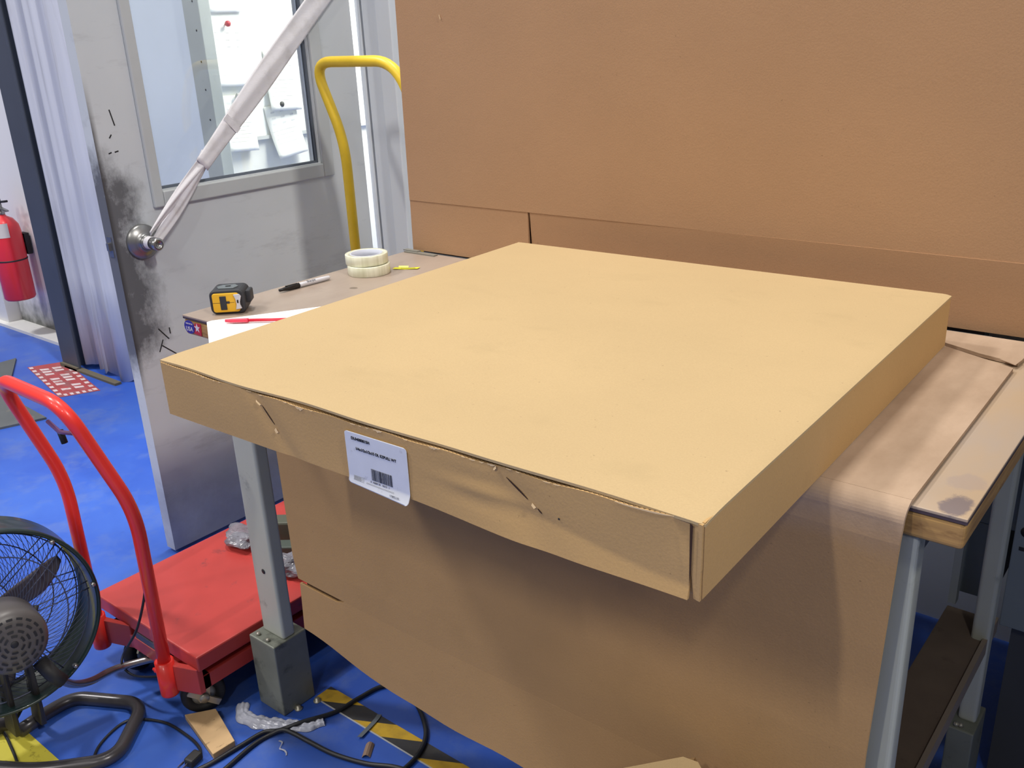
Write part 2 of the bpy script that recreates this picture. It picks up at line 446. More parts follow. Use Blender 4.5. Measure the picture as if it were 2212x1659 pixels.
def sstep(a, b, x):
    q = max(0, min(1, (x - a) / (b - a))); return q * q * (3 - 2 * q)
o = MB().slab(12, 60, band, (-.0018, 0, 0)).build('webbing', STR, st)
for p in o.data.polygons: p.use_smooth = True
MB().slab(6, 2, lambda u, v: mid.lerp(Bp, .20) + side * ((u - .5) * .0625) + dirv * (v * .022) + Vector((.0062, 0, 0)), (.0005, 0, 0)).build('stitch_patch', STR, st)
lp = MB()
def loopfn(u, v):
    a = -2.0 + v * 4.2
    return Vector((-.690 + u * .024, .337 - .0185 * math.cos(a) , 1.027 - .0185 * math.sin(a)))
lp.slab(3, 24, loopfn, (0, 0, 0.0012)); lp.build('loop', STR, st)
MB().tube(bend([(-.665, 1.26, 1.80), (-.665, 1.215, 1.80), (-.665, 1.215, 1.86), (-.665, 1.26, 1.86)], .02), .005).build('hook', STEEL, st)

# ------------------------------------------------------------------ notices on the office wall
NOTE = mat('notice_paper', (246, 246, 236), .7, var=.01)
TXT = mat('notice_grey_print', (216, 217, 212), .7)
PINR = mat('red_pin', (168, 40, 52), .4)
bd = thing('notice_board', 'white board on the office wall behind the door glass', 'board', (-1.95, 2.1, 1.14))
MB().box(-1.95, -1.938, 1.47, 3.1, 1.145, 2.3).build('board_panel', mat('board_white', (238, 240, 232), .45, var=.01), bd)
MB().box(-1.95, -1.930, 1.47, 3.1, 1.13, 1.147).build('lower_rail', mat('rail_grey', (196, 198, 192), .5), bd)
def note(y0, z1, wd, ht, tilt, label, pin=None, lines=6, curl=.03, icons=True):
    g = thing('paper_notice', label, 'paper', (-1.93, y0, z1 - ht), 'notices pinned to the office board')
    ct = Vector((0, math.cos(tilt), math.sin(tilt))); dn = Vector((0, math.sin(tilt), -math.cos(tilt)))
    P0 = Vector((-1.934, y0, z1))
    def fn(u, v): return P0 + ct * (u * wd) + dn * (v * ht) + Vector((curl * v * v * (1 - .3 * u), 0, 0))
    o = MB().slab(4, 12, fn, (.0008, 0, 0)).build('sheet', NOTE, g)
    for p in o.data.polygons: p.use_smooth = True
    ln = MB()
    for i in range(lines):
        v = .48 + .40 * i / lines; a = .12 + .03 * (i % 2); e = .9 - .2 * ((i * 7) % 3) / 2
        q = [fn(a, v), fn(e, v), fn(e, v + .010), fn(a, v + .010)]
        ln.add([p + Vector((.002, 0, 0)) for p in q], [(0, 1, 2, 3)])
    if icons:
        for i in range(3):
            for jn in range(3):
                u = .16 + .3 * jn; v = .12 + .11 * i
                q = [fn(u, v), fn(u + .12, v), fn(u + .12, v + .03), fn(u, v + .03)]
                ln.add([p + Vector((.002, 0, 0)) for p in q], [(0, 1, 2, 3)])
    ln.build('print', TXT, g, recalc=False)
    if pin is not None:
        pp = fn(.5, .01)
        MB().lathe([(.004, 0), (.004, .01), (.013, .014), (.013, .024), (.006, .03), (0, .03)], pp + Vector((.001, 0, 0)), (1, 0, .0), 16).build('magnet', pin, g)
note(1.50, 1.915, .185, .22, 0, 'plain notice hanging above the red magnet, top left behind the door glass', None, 4, .01, False)
note(1.495, 1.655, .185, .27, -.05, 'notice held by a red magnet behind the door glass', PINR)
note(1.505, 1.345, .17, .25, -.05, 'low notice at the left of the board, crossed by the white strap', mat('grey_magnet', (170, 170, 165), .5))
note(1.77, 1.53, .185, .275, -.04, 'middle notice right of the white strap, second row of the board', mat('dark_magnet', (60, 60, 60), .5))
note(1.735, 1.275, .185, .245, .10, 'lowest tilted notice hanging below the board edge', mat('black_magnet', (40, 42, 40), .5), 5, .045)
note(2.015, 1.52, .18, .265, -.06, 'notice half hidden by the right edge of the door window', mat('dark_magnet', (60, 60, 60), .5))
tag(MB().box(-1.937, -1.925, 1.485, 1.50, 1.42, 1.60).build('red_folder', mat('dark_red_card', (140, 46, 58), .6)), 'dark red folder edge beside the notice with the red magnet', 'folder')

# ------------------------------------------------------------------ ribbed panel, column, extinguisher
RIB = mat('ribbed_white_sheet', (196, 199, 210), .36, var=.08, vscale=6, stretch=(3, 1, .1), stains=((150, 150, 158), 8, .55, .8))
rb = MB()
def ribp(s_):
    """plan profile of the ribbed sheet"""
    x = -2.795 + s_ * .44
    return x, 1.055 - .020 * math.sin(s_ * 2 * pi * 2.7 + 1 + .8 * math.sin(s_ * 7)) - .004 * math.sin(s_ * 2 * pi * 8.3 + 2 * math.sin(s_ * 5))
def ribf(u, v):
    x, y = ribp(u)
    zb = .03 - .03 * abs(math.sin(u * 13)) * (1 if u > .25 else 0) + (.03 if .22 < u < .42 else 0)
    return Vector((x, y, zb + v * (2.9 - zb)))
rb.slab(120, 6, ribf, (0, .004, 0))
o = rb.build('ribbed_panel', RIB); tag(o, 'white vertically ribbed sheet hanging between the dark column and the door', 'panel')
for p in o.data.polygons: p.use_smooth = True
NAVY = mat('navy_column_paint', (68, 74, 88), .5, var=.08, vscale=4, stains=((84, 88, 98), 10, .66, .8))
cb = MB().box(-2.975, -2.80, 1.0, 1.012, 0, 3.2).box(-2.895, -2.88, 1.012, 1.17, 0, 3.2).box(-2.975, -2.80, 1.17, 1.182, 0, 3.2)
cl = cb.build('steel_column', NAVY, bevel=.002); tag(cl, 'dark navy steel column on the floor left of the ribbed sheet', 'column')
tag(MB().box(-2.975, -2.80, .985, .9995, 0, .02).box(-2.93, -2.42, .985, 1.02, 0, .012).build('dirt_ledge', mat('grimy_concrete', (90, 84, 72), .9)), 'grimy concrete ledge at the foot of the column', 'ledge')

ex = thing('fire_extinguisher', 'red fire extinguisher on the white wall left of the dark column', 'fire extinguisher', (-3.70, 1.15, .25))
EX = mat('extinguisher_red', (224, 46, 56), .35, var=.05, coat=.3)
ec = (-3.675, 1.15, 0)
def exl(prof, name, m, par, seg=40): return MB().lathe(prof, ec, (0, 0, 1), seg).build(name, m, par)
exl([(.0, .235), (.078, .235), (.084, .245), (.084, .62), (.078, .66), (.055, .695), (.028, .71), (.022, .72), (0, .72)], 'cylinder', EX, ex)
exl([(.0855, .462), (.0862, .466), (.0855, .470)], 'band', INK, ex)
exl([(.022, .715), (.024, .735), (.016, .74), (.016, .78), (0, .78)], 'valve', STEEL, ex)
MB().box(-3.70, -3.665, 1.13, 1.165, .78, .83).build('valve_cap', BLACKR, ex, bevel=.006)
MB().obox((-3.63, 1.15, .795), (1, 0, .12), (0, 1, 0), (0, 0, 1), .13, .02, .012).build('handle', BLACKR, ex, bevel=.003)
MB().obox((-3.63, 1.15, .755), (1, 0, -.15), (0, 1, 0), (0, 0, 1), .10, .02, .010).build('lever', STEEL, ex, bevel=.003)
def patch(a0, a1, z0, z1, m, name, r=.0858):
    mb = MB(); mb.grid(12, 3, lambda u, v: Vector((ec[0] + r * math.cos(a0 + (a1 - a0) * u), ec[1] + r * math.sin(a0 + (a1 - a0) * u), z0 + (z1 - z0) * v)))
    return mb.build(name, m, ex, recalc=False)
patch(-2.0, -1.15, .50, .68, mat('grey_label', (120, 124, 136), .5), 'info_label')
patch(-.95, -.15, .60, .68, mat('pale_label', (214, 208, 206), .5), 'inspection_label', .0852)
MB().box(-3.71, -3.64, 1.234, 1.262, .48, .60).box(-3.70, -3.65, 1.20, 1.24, .53, .55).build('wall_bracket', BLACKR, ex)

# ================================================================== WORKBENCH
TW, TD, TH = 1.653, .7245, 1.0
wb = thing('workbench', 'long workbench with worn wooden top on grey steel legs', 'workbench', (.83, .36, 0))
wm = bpy.data.materials.new('worn_hardboard_top'); wm.use_nodes = True
t = NT(wm); b = t.n['Principled BSDF']; X, Y, Z = t.xyz()
base = t.mix(t.rng(t.noise(t.pos((1, .35, 1)), 7, 6, .65), .3, .7), lin((148, 132, 120)), lin((166, 150, 137)))
base = t.mix(t.rng(t.noise(t.pos(), 14, 5, .6), .60, .74, 0, .5), base, lin((128, 112, 100)))
wornr = t.rng(X, 1.45, 1.56)
pale = t.mix(t.rng(t.noise(t.pos((1, .4, 1)), 6, 5), .35, .65), lin((184, 158, 126)), lin((172, 158, 146)))
base = t.mix(wornr, base, pale)
def blob(cx, cy, rx, ry, amp, col, base):
    dx = t.math('DIVIDE', t.math('SUBTRACT', X, cx), rx); dy = t.math('DIVIDE', t.math('SUBTRACT', Y, cy), ry)
    r_ = t.math('ADD', t.math('MULTIPLY', dx, dx), t.math('MULTIPLY', dy, dy))
    r_ = t.math('ADD', r_, t.math('MULTIPLY', t.noise(t.pos(), 34, 6, .7), 2.2))
    return t.mix(t.rng(r_, 1.5, 1.9, amp, 0), base, lin(col))
base = blob(1.632, .030, .022, .036, .85, (112, 104, 110), base)
base = blob(1.628, .10, .030, .03, .35, (150, 138, 140), base)
base = blob(.175, .36, .014, .010, .8, (92, 78, 66), base)
base = blob(.05, .53, .02, .02, .5, (110, 94, 84), base)
t.link(base, b.inputs['Base Color']); b.inputs['Roughness'].default_value = .38
MB().box(0, TW, 0, TD, .9955, TH).build('top_surface', wm, wb, bevel=.001)
WOOD = mat('edge_wood', (178, 136, 78), .55, var=.14, vscale=9, stretch=(.6, 1, 6), stains=((112, 72, 30), 7, .58, .76))
wmE = bpy.data.materials.new('wood_core'); wmE.use_nodes = True
t = NT(wmE); b = t.n['Principled BSDF']
g = t.noise(t.pos((2, 2, 26)), 4, 6, .6)
c = t.mix(t.rng(g, .3, .7), lin((150, 112, 66)), lin((196, 156, 92)))
c = t.mix(t.rng(t.noise(t.pos((3, 3, 9)), 6, 4), .6, .74, 0, .8), c, lin((104, 66, 26)))
t.link(c, b.inputs['Base Color']); b.inputs['Roughness'].default_value = .55
MB().box(.001, TW - .001, .001, TD - .001, .955, .9915).build('wood_core', wmE, wb, bevel=.006, bseg=3)
MB().box(.0, TW - .0, .0005, TD, .9915, .9955).build('dark_seam', mat('dark_laminate_line', (74, 60, 66), .6), wb)
def leg(x0, x1, y0, y1):
    l = MB().box(x0, x1, y0, y1, .202, .955).build('leg', LEG, wb, bevel=.007, bseg=4)
    r_ = MB().box(x0 - .010, x1 + .006, y0 - .035, y1 + .026, 0, .204).build('riser_block', RISER, l, bevel=.003)
    for bx, by in ((x0 + .012, y0 - .022), (x1 - .030, y0 - .024)):
        MB().lathe([(.006, 0), (.005, .006), (0, .007)], (bx, by, .204), (0, 0, 1), 8).build('bolt', ZINC, r_)
    return l
l1 = leg(.117, .199, -.001, .036)
MB().lathe([(.0065, 0), (.0065, .0006), (0, .0006)], (.160, -.0012, .385), (0, -1, 0), 16).build('bolt_hole', INK, l1)
leg(1.502, 1.600, .010, .047); leg(.117, .199, .66, .70); leg(1.566, 1.600, .655, .695)
RAIL = mat('apron_dark_grey', (74, 78, 86), .6)
MB().box(.199, 1.50, .045, .06, .90, .955).box(.199, 1.56, .67, .685, .90, .955).box(1.56, 1.575, .05, .655, .86, .955).build('apron', RAIL, wb)
MB().box(1.499, 1.592, .05, .745, .386, .402).build('lower_shelf', mat('dusty_shelf_board', (112, 98, 86), .8, var=.12, vscale=10, stains=((84, 72, 62), 12, .58, .72)), wb, bevel=.002)
MB().box(1.588, 1.597, .05, .745, .375, .409).build('shelf_edge', mat('dusty_edge', (142, 130, 118), .8), wb)
# sticker on the front edge
sk = thing('round_sticker', 'blue and red USA sticker on the front edge of the bench', 'sticker', (.034, -.001, .96))
SB = mat('sticker_blue', (52, 48, 150), .4); SR = mat('sticker_red', (186, 40, 50), .4); SW = mat('sticker_white', (220, 214, 222), .5)
MB().prism([(.022 + .0195 * math.cos(a / 28 * 2 * pi), .9745 + .0155 * math.sin(a / 28 * 2 * pi)) for a in range(28)], 1, -.0008, .0008).build('blue_oval', SB, sk)
MB().prism([(.038, .962), (.066, .9595), (.068, .988), (.046, .987), (.041, .979), (.044, .974)], 1, -.0006, .0008).build('red_field', SR, sk)
star = [(.053 + (.011 if k % 2 == 0 else .0045) * math.cos(pi / 2 + k * pi / 5), .9765 + (.011 if k % 2 == 0 else .0045) * math.sin(pi / 2 + k * pi / 5)) for k in range(10)]
MB().prism(star, 1, -.0010, -.0006).build('white_star', SW, sk)
text('USA', 'lettering', .0145, (.009, -.0013, .9655), (1, 0, 0), (0, 0, 1), SW, sk)
text('MADE IN THE', 'small_lettering', .0042, (.011, -.0013, .981), (1, 0, 0), (0, 0, 1), SW, sk)

# metal strip at the back corner
ms = MB().box(.006, .120, .700, .716, 1.0, 1.0035).box(-.004, .05, .708, .722, 1.0035, 1.006)
tag(ms.build('metal_strip', mat('dull_metal', (140, 138, 130), .5, metal=.4)), 'thin metal strip at the back left corner of the bench', 'metal strip')

# ------------------------------------------------------------------ draped flattened carton
ds = thing('draped_cardboard', 'flattened brown carton lying on the bench and hanging down its front', 'cardboard', (.95, -.03, .26))
T = .006
def drape(x0, x1, prof, name, par=ds, m=K_SHEET, nx=40, wav=.0):
    """sheet following a (y,z) profile, outer skin; prof runs from the table to the floor"""
    mb = MB(); P = prof; N = len(P); n = nx
    def off(i):
        a = Vector(P[max(0, i - 1)]); b_ = Vector(P[min(N - 1, i + 1)]); d_ = (b_ - a).normalized()
        return Vector((d_.y, -d_.x))
    vs = []; fs = []
    for k in range(N):
        o2 = off(k)
        for i in range(n + 1):
            u = i / n
            xx0 = x0(P[k]) if callable(x0) else x0; xx1 = x1(P[k]) if callable(x1) else x1
            x = xx0 + (xx1 - xx0) * u
            wv = wav * math.sin(u * 7 + P[k][1] * 6) * max(0, min(1, (.95 - P[k][1]) * 3))
            vs.append((x, P[k][0] + wv, P[k][1])); vs.append((x, P[k][0] + wv + o2.x * T, P[k][1] + o2.y * T))
    W = 2 * (n + 1)
    for k in range(N - 1):
        for i in range(n):
            a = k * W + 2 * i; b_ = a + 2; c_ = a + W; d_ = c_ + 2
            fs.append((a, b_, d_, c_)); fs.append((a + 1, c_ + 1, d_ + 1, b_ + 1))
        a = k * W; fs.append((a, a + W, a + W + 1, a + 1)); a += 2 * n; fs.append((a, a + 1, a + W + 1, a + W))
    for i in range(n):
        a = 2 * i; fs.append((a, a + 1, a + 3, a + 2)); a += (N - 1) * W; fs.append((a, a + 2, a + 3, a + 1))
    mb.add(vs, fs); o = mb.build(name, m, par)
    return o
# table part: polygon with slanted rear edge
topz0, topz1 = 1.0015, 1.0075
poly = [(.325, .0), (1.588, .0), (1.583, .552), (1.458, .612), (.325, .66)]
tp = MB().prism(poly, 2, topz0, topz1)
tp.build('table_part', K_SHEET, ds)
rear = [(.325, .672), (1.455, .630), (1.520, .600), (1.584, .582), (1.590, .655), (1.575, .705), (.325, .705)]
MB().prism(rear, 2, topz0, topz1).build('rear_flap', K_SHEET, ds)
MB().prism([(1.555, .584), (1.583, .566), (1.587, .600)], 2, 1.0078, 1.0088).build('torn_tip', K_SHEET, ds)
# bend + hang
prof = [(.0, 1.0015)]
prof = []
cy, cz, rr = .004, .9795, .022
for k in range(11):
    a = pi / 2 + (pi / 2) * k / 10
    prof.append((cy - .0 + rr * math.cos(a) - .0, cz + rr * math.sin(a)))
prof[0] = (.012, 1.0015)
prof += [(-.021, .955), (-.0215, .93), (-.022, .8), (-.021, .62), (-.020, .50), (-.0185, .44)]
# inner profile is offset outward (away from the bench) by T
def left_edge(p): return .325 + .004 * math.sin(p[1] * 20)
hang = drape(left_edge, lambda p: 1.588 - .012 * max(0, min(1, (1.0 - p[1]) / .4)), prof, 'hanging_part', wav=.003)
prof2 = [(-.0185, .426), (-.021, .40), (-.026, .33), (-.030, .262)]
def mk_lower():
    mb = MB(); n = 40; pts = []
    def zb(u):
        # slanting lower edge, slightly higher at the left corner
        return .262 + .045 * max(0, 1 - u * 4.2) + .003 * math.sin(u * 30)
    def fn(u, v):
        x0 = .331 - .004 * v; x = x0 + (1.578 - x0) * u
        ztop = .44 if x > .47 else .4285
        z_ = ztop + (zb(u) - ztop) * v
        return Vector((x, -.0185 - .004 * v + .003 * math.sin(u * 7 + z_ * 6) * 1.0 - T * .0, z_))
    mb.slab(n, 10, fn, (0, -T, 0)); return mb.build('lower_flap', K_SHEET, ds)
mk_lower()
MB().box(.345, .475, -.014, -.012, .42, .445).build('slot_shadow_liner', K_DARK, ds)  # dark sheet behind the slot, stands in for its shade
MB().box(.313, .60, -.011, -.006, .50, .955).build('inner_ply', K_SIDE, ds)

# ------------------------------------------------------------------ big cardboard panel behind the bench
bp = thing('cardboard_panel', 'large upright brown carton side standing behind the workbench', 'cardboard', (1.2, .75, 1.0))
def pfn(x0, x1, z0, z1, y0, y1, nx=30, nz=20, wav=.003):
    def fn(u, v):
        x = x0 + (x1 - x0) * u; z_ = z0 + (z1 - z0) * v
        return Vector((x, y0 + (y1 - y0) * v + wav * math.sin(x * 2.3 + 1) * math.cos(z_ * 1.9), z_))
    return fn
o = MB().slab(40, 30, pfn(.009, 2.9, 1.140, 2.05, .737, .750), (0, .007, 0)).build('main_side', K_PANEL, bp)
for p in o.data.polygons: p.use_smooth = False
MB().slab(8, 6, pfn(.009, .4225, 1.002, 1.1400, .7345, .7370, wav=0), (0, .007, 0)).build('lower_flap', K_PANEL, bp)
MB().slab(30, 6, pfn(.4285, 2.9, 1.002, 1.1400, .7450, .7370, wav=0), (0, .007, 0)).build('lower_flap', K_PANEL, bp)
MB().box(.40, .45, .752, .756, 1.003, 1.139).build('inner_ply', DARKCUT, bp)  # backs the slot; the shade inside it is put into the colour
for (x, z_, ln, an, w_) in ((1.03, 1.735, .035, .9, .0016), (1.0, 1.70, .03, -.5, .0012), (1.06, 1.655, .06, -.7, .0010), (.165, 1.605, .012, 1.9, .002)):
    a = Vector((math.cos(an), 0, math.sin(an)))
    MB().obox((x, .7345 + .008 * (z_ - 1.14), z_), a, (0, 1, 0), Vector((0, 1, 0)).cross(a), ln, .0008, w_).build('scuff_mark', K_TORN, bp)
# steel cabinet that carries it
cbn = thing('steel_cabinet', 'grey steel cabinet behind the right end of the workbench', 'cabinet', (1.9, 1.0, 0))
CAB = mat('cabinet_grey', (120, 130, 136), .5, var=.05)
CABD = mat('cabinet_dark', (70, 72, 76), .6, var=.08)
MB().box(.02, 1.51, .7275, .7345, .955, .999).build('ledge', CABD, cbn)
cf = MB().box(1.498, 2.9, .765, 1.2, .60, .998).box(1.498, 1.575, .765, 1.2, .43, .60)
cf.build('upper_body', CAB, cbn, bevel=.002)
MB().box(1.60, 2.9, .735, .765, .40, .95).build('side_plate', CAB, cbn, bevel=.002)
cbl = MB().box(1.62, 2.9, .765, 1.2, .0, .60).build('lower_body', CABD, cbn)
MB().box(.02, 1.49, .765, 1.2, .70, .998).build('rear_beam', CABD, cbn)
hl = MB()
hl.lathe([(.012, 0), (.012, .0008), (0, .0008)], (1.622, .7348, .62), (0, -1, 0), 18)
hl.box(1.612, 1.70, .7342, .7352, .578, .586)
hl.build('slot_hole', INK, cbn)
MB().box(1.499, 1.514, .742, .764, .41, .62).build('bracket', mat('bracket_pale', (150, 158, 162), .5), cbn)

tc = thing('shade_cabinet', 'unseen dark cabinet added right of the workbench to shade the space under it', 'cabinet', (2.7, .5, 0))  # added out of view to block the right-hand light under the bench
MB().box(2.36, 3.0, -.12, .68, .06, 1.85).build('cabinet_body', CABD, tc, bevel=.004)
MB().box(2.38, 2.98, -.10, .66, 0, .06).build('plinth', RAIL, tc)
for k in range(6): MB().box(2.375, 2.985, -.132, -.12, .10 + k * .285, .365 + k * .285).build('drawer', CAB, tc, bevel=.003)

# ================================================================== THE CARTON ON TOP
W_, D_, H_ = .9472, .953, .0942
xf = Matrix.Translation((.5332, -.3656, 1.0085)) @ Matrix.Rotation(.0224, 4, 'Z')
ct = thing('flat_carton', 'large flat closed carton lying across the workbench', 'carton', (1.0, .12, 1.0085))
body = MB(xf).box(.003, W_, .009, D_, 0, H_ - .005).build('carton_body', K_SIDE, ct, bevel=.0015)
# right wall with a slight bow
def rw(u, v):
    return Vector((W_ + .0016 * math.sin(pi * u) * math.sin(pi * v) + .0008, .006 + u * (D_ - .006), .0005 + v * (H_ - .004)))
o = MB(xf).slab(30, 6, rw, (-.003, 0, 0)).build('side_wall', K_SIDE, ct)
# top panel, slightly domed, front lip curling
def topf(u, v):
    x = -.002 + u * (W_ + .0035); y = .0035 + .0015 * math.sin(u * 23) * (v < .02) + v * (D_ - .0025)
    lip = -.0022 * max(0, 1 - v * 18) ** 2 + (-.0022) * max(0, (u - .985) / .015) ** 2
    z_ = H_ - .0036 + .0012 * math.sin(pi * u) * math.sin(pi * v) + lip + .0009 * math.sin(u * 17 + 1) * max(0, 1 - v * 10)
    if u > .995: y = max(y, .006)
    return Vector((x, y, z_))
o = MB(xf).slab(120, 90, topf, (0, 0, .0034)).build('top_panel', K_BOX, ct)
for p in o.data.polygons: p.use_smooth = True
o.data.set_sharp_from_angle(angle=.7)
# front flap: grid with crease, wrinkles and bulge
FX0, FX1 = .0, W_ - .013
def sstep(a, b, x):
    q = max(0, min(1, (x - a) / (b - a))); return q * q * (3 - 2 * q)
def ztopf(x): return .0898 - .0052 * math.sin(pi * min(1, x / FX1)) ** .6 - .0008 * math.sin(x * 60) * sstep(0, .1, x)
def yflap(x, z_):
    y = .0022
    # lower lighter band: below the slanting crease the sheet leans outward
    zc = .043 - .026 * sstep(.70, .93, x) - .004
    if x > .5: y -= .0085 * sstep(.50, .76, x) * max(0, (zc - z_) / .035)
    # dent and wrinkle around the second cut
    y -= .0016 * math.exp(-((x - .66) / .06) ** 2) * math.sin((z_ - .035) * 160) * math.exp(-((z_ - .045) / .02) ** 2)
    y += .0022 * math.exp(-(((x - .70) + (z_ - .06) * .9) / .035) ** 2)
    y += .0018 * math.exp(-(((x - .262) + (z_ - .05) * .9) / .02) ** 2)
    y -= .0010 * math.sin(x * 11) * math.sin(z_ / H_ * pi)
    y += .0030 * sstep(.90, FX1, x) * sstep(.03, .085, z_)
    # near the left the flap belly
    y -= .003 * sstep(.22, .05, x) * sstep(.02, .06, z_) * 0
    return y
def flap(u, v):
    x = FX0 + (FX1 - FX0) * u; zt = ztopf(x); z_ = .0005 + v * (zt - .0005)
    if x > .55: z_ = z_ - .002 * (1 - v) * sstep(.55, .75, x)
    return Vector((x, yflap(x, z_), z_))
ff = MB(xf).slab(220, 26, flap, (0, .0038, 0)).build('front_flap', K_SIDE, ct)
for p in ff.data.polygons: p.use_smooth = True
ff.data.set_sharp_from_angle(angle=.7)
# torn liner and corrugated edge along the top of the flap
ce = MB(xf)
N = 300; vs = []
for i in range(N + 1):
    x = .005 + (FX1 - .01) * i / N; zt = ztopf(x); y0 = yflap(x, zt)
    yy = y0 + .0019 + (.0011 if i % 2 else -.0011)
    vs += [(x, yy, zt - .002), (x, yy, zt + .0004), (x, yy + .0004, zt + .0004), (x, yy + .0004, zt - .002)]
fs = []
for i in range(N):
    a = 4 * i
    for q in range(4): fs.append((a + q, a + (q + 1) % 4, a + 4 + (q + 1) % 4, a + 4 + q))
ce.add(vs, fs); ce.build('corrugated_flute', DARKCUT, ff)
li = MB(xf)
def tear(x, l_, h_):
    n = 7; vs = []
    for k in range(n + 1):
        xx = x - l_ / 2 + l_ * k / n; zt = ztopf(xx); hh = h_ * (.25 + .75 * math.sin(pi * k / n)) * random.uniform(.6, 1.1)
        y0 = yflap(xx, zt) - .0006
        vs += [(xx, y0, zt + .0004), (xx, y0 - .0002, zt - hh)]
    li.add(vs, [(2 * k, 2 * k + 1, 2 * k + 3, 2 * k + 2) for k in range(n)])
for i in range(60):
    if random.random() < .5: tear(.10 + .82 * i / 60, random.uniform(.004, .011), random.uniform(.0006, .0014))
for (x, l_, h_) in ((.335, .016, .0045), (.49, .012, .003), (.585, .014, .003), (.675, .012, .002), (.88, .07, .0018)): tear(x, l_, h_)
li.build('torn_liner', K_TORN, ff, recalc=False)
# three cuts in the flap
def cut(x0, z0, x1, z1, w, name='cut_slot'):
    mb = MB(xf); n = 10; vs = []
    a = Vector((x0, 0, z0)); b_ = Vector((x1, 0, z1)); d_ = (b_ - a).normalized(); nn = Vector((-d_.z, 0, d_.x))
    for i in range(n + 1):
        p = a.lerp(b_, i / n); ww = w * (math.sin(pi * min(.98, max(.02, i / n))) ** .4)
        for s_ in (-1, 1):
            q = p + nn * ww * s_ * .5; vs.append((q.x, yflap(q.x, q.z) - .0005, q.z))
    fs = [(2 * i, 2 * i + 1, 2 * i + 3, 2 * i + 2) for i in range(n)]
    mb.add(vs, fs); return mb.build(name, DARKCUT, ff, recalc=False)
def curl(x, z_, l_, h_, an):
    a = Vector((math.cos(an), 0, math.sin(an))); n_ = Vector((0, 1, 0)).cross(a)
    c_ = Vector((x, yflap(x, z_) - .0014, z_)); q = n_ * h_
    MB(xf).add([c_ - a * l_ / 2, c_ + a * l_ / 2, c_ + a * l_ * .4 + q + Vector((0, -.0016, 0)), c_ - a * l_ * .3 + q * .8 + Vector((0, -.0016, 0))], [(0, 1, 2, 3)]).build('torn_curl', K_TORN, ff, recalc=False)
cut(.249, .0685, .272, .0435, .0030); curl(.277, .036, .008, .004, -.9); curl(.243, .0725, .012, .002, -.5)
cut(.697, .0745, .728, .0550, .0030); cut(.742, .0475, .748, .0425, .0022); curl(.680, .083, .007, .003, .9); curl(.738, .051, .007, .003, -.7)
MB(xf).lathe([(.0013, 0), (.0013, .0004), (0, .0004)], (.772, yflap(.772, .0435) - .0006, .0435), (0, -1, 0), 10).build('small_hole', INK, ff)
# corner strip between flap and right wall
def cs(u, v):
    x = W_ - .0125 + .0005 + u * .012; z_ = -.001 + v * (H_ - .004)
    if v < .4: x = W_ - .0125 + .004 * (1 - v / .4) + u * (.012 - .004 * (1 - v / .4))
    return Vector((x, .0040 - .002 * u, z_))
MB(xf).slab(3, 14, cs, (0, .0035, 0)).build('corner_strip', K_SIDE, ct)
cutm = MB(xf).add([(W_ - .0135, .0012, H_ - .006), (W_ - .0100, .0012, H_ - .008), (W_ - .0105, .0012, .045), (W_ - .0125, .0012, .012)], [(0, 1, 2, 3)])
cutm.build('corner_gap', DARKCUT, ct, recalc=False)

# shipping label on the front flap
lb = thing('shipping_label', 'white printed barcode label stuck on the front flap of the flat carton', 'label', xf @ Vector((.482, 0, 0)))
LX0, LX1, LZ1 = .4245, .5385, .0722
def labf(u, v):
    x = LX0 + (LX1 - LX0) * u; z_ = LZ1 - v * .0800
    c_ = max(0, (v - .82) / .18)
    y = min(yflap(x, max(z_, .001)), .0022) - .0014
    y -= .0065 * c_ ** 1.4 * (.35 + .65 * u)
    z_ += .004 * c_ * (1 - u) * (1) + .0016 * math.sin(v * pi) * u * 0
    # rounded corners
    rc = .005; du = min(x - LX0, LX1 - x); dv = min(v, 1 - v) * .0800
    if du < rc and dv < rc:
        e = rc - math.sqrt(max(0, rc * rc - (rc - dv) ** 2))
        x += (e - du if du < e else 0) * (1 if x < (LX0 + LX1) / 2 else -1)
    return Vector((x, y, z_))
ls = MB(xf).slab(60, 60, labf, (0, .0003, 0)).build('label_sheet', LABELW, lb)
for p in ls.data.polygons: p.use_smooth = True
def LP(xl, zd): # point on label: metres from its left/top
    p = labf(xl / (LX1 - LX0), zd / .0800); return p + Vector((0, -.0004, 0))
ux = (xf.to_3x3() @ Vector((1, 0, 0))); uz = Vector((0, 0, 1))
text('DL04080815H', 'code_print', .0058, xf @ LP(.0125, .0105), ux, uz, INK, lb, bold=.00012)
text('1/4x1/2x1/2x15 DL EZPULL WT', 'description_print', .0056, xf @ LP(.019, .0245), ux, uz, INK, lb, bold=.0001)
bc = MB(xf); x = .045; i = 0
while x < .0825:
    w_ = random.choice((.0006, .0006, .0009, .0013)); g_ = random.choice((.0005, .0007, .0010))
    p = LP(x, .046); q = LP(x, .063)
    bc.add([(p.x, p.y, p.z), (p.x + w_, p.y, p.z), (q.x + w_, q.y, q.z), (q.x, q.y, q.z)], [(0, 1, 2, 3)]); x += w_ + g_
bc.build('barcode', INK, lb, recalc=False)
text('0   84887 58   10172   1', 'digit_print', .0036, xf @ LP(.042, .0672), ux, uz, GREYINK, lb)
sp = MB(xf)
for i in range(7):
    zz = .0645 + i * .0012; p0 = LP(.010, zz); p1 = LP(.024 if i % 2 else .03, zz)
    sp.add([(p0.x, p0.y, p0.z), (p1.x, p1.y, p1.z), (p1.x, p1.y, p1.z - .0005), (p0.x, p0.y, p0.z - .0005)], [(0, 1, 2, 3)])
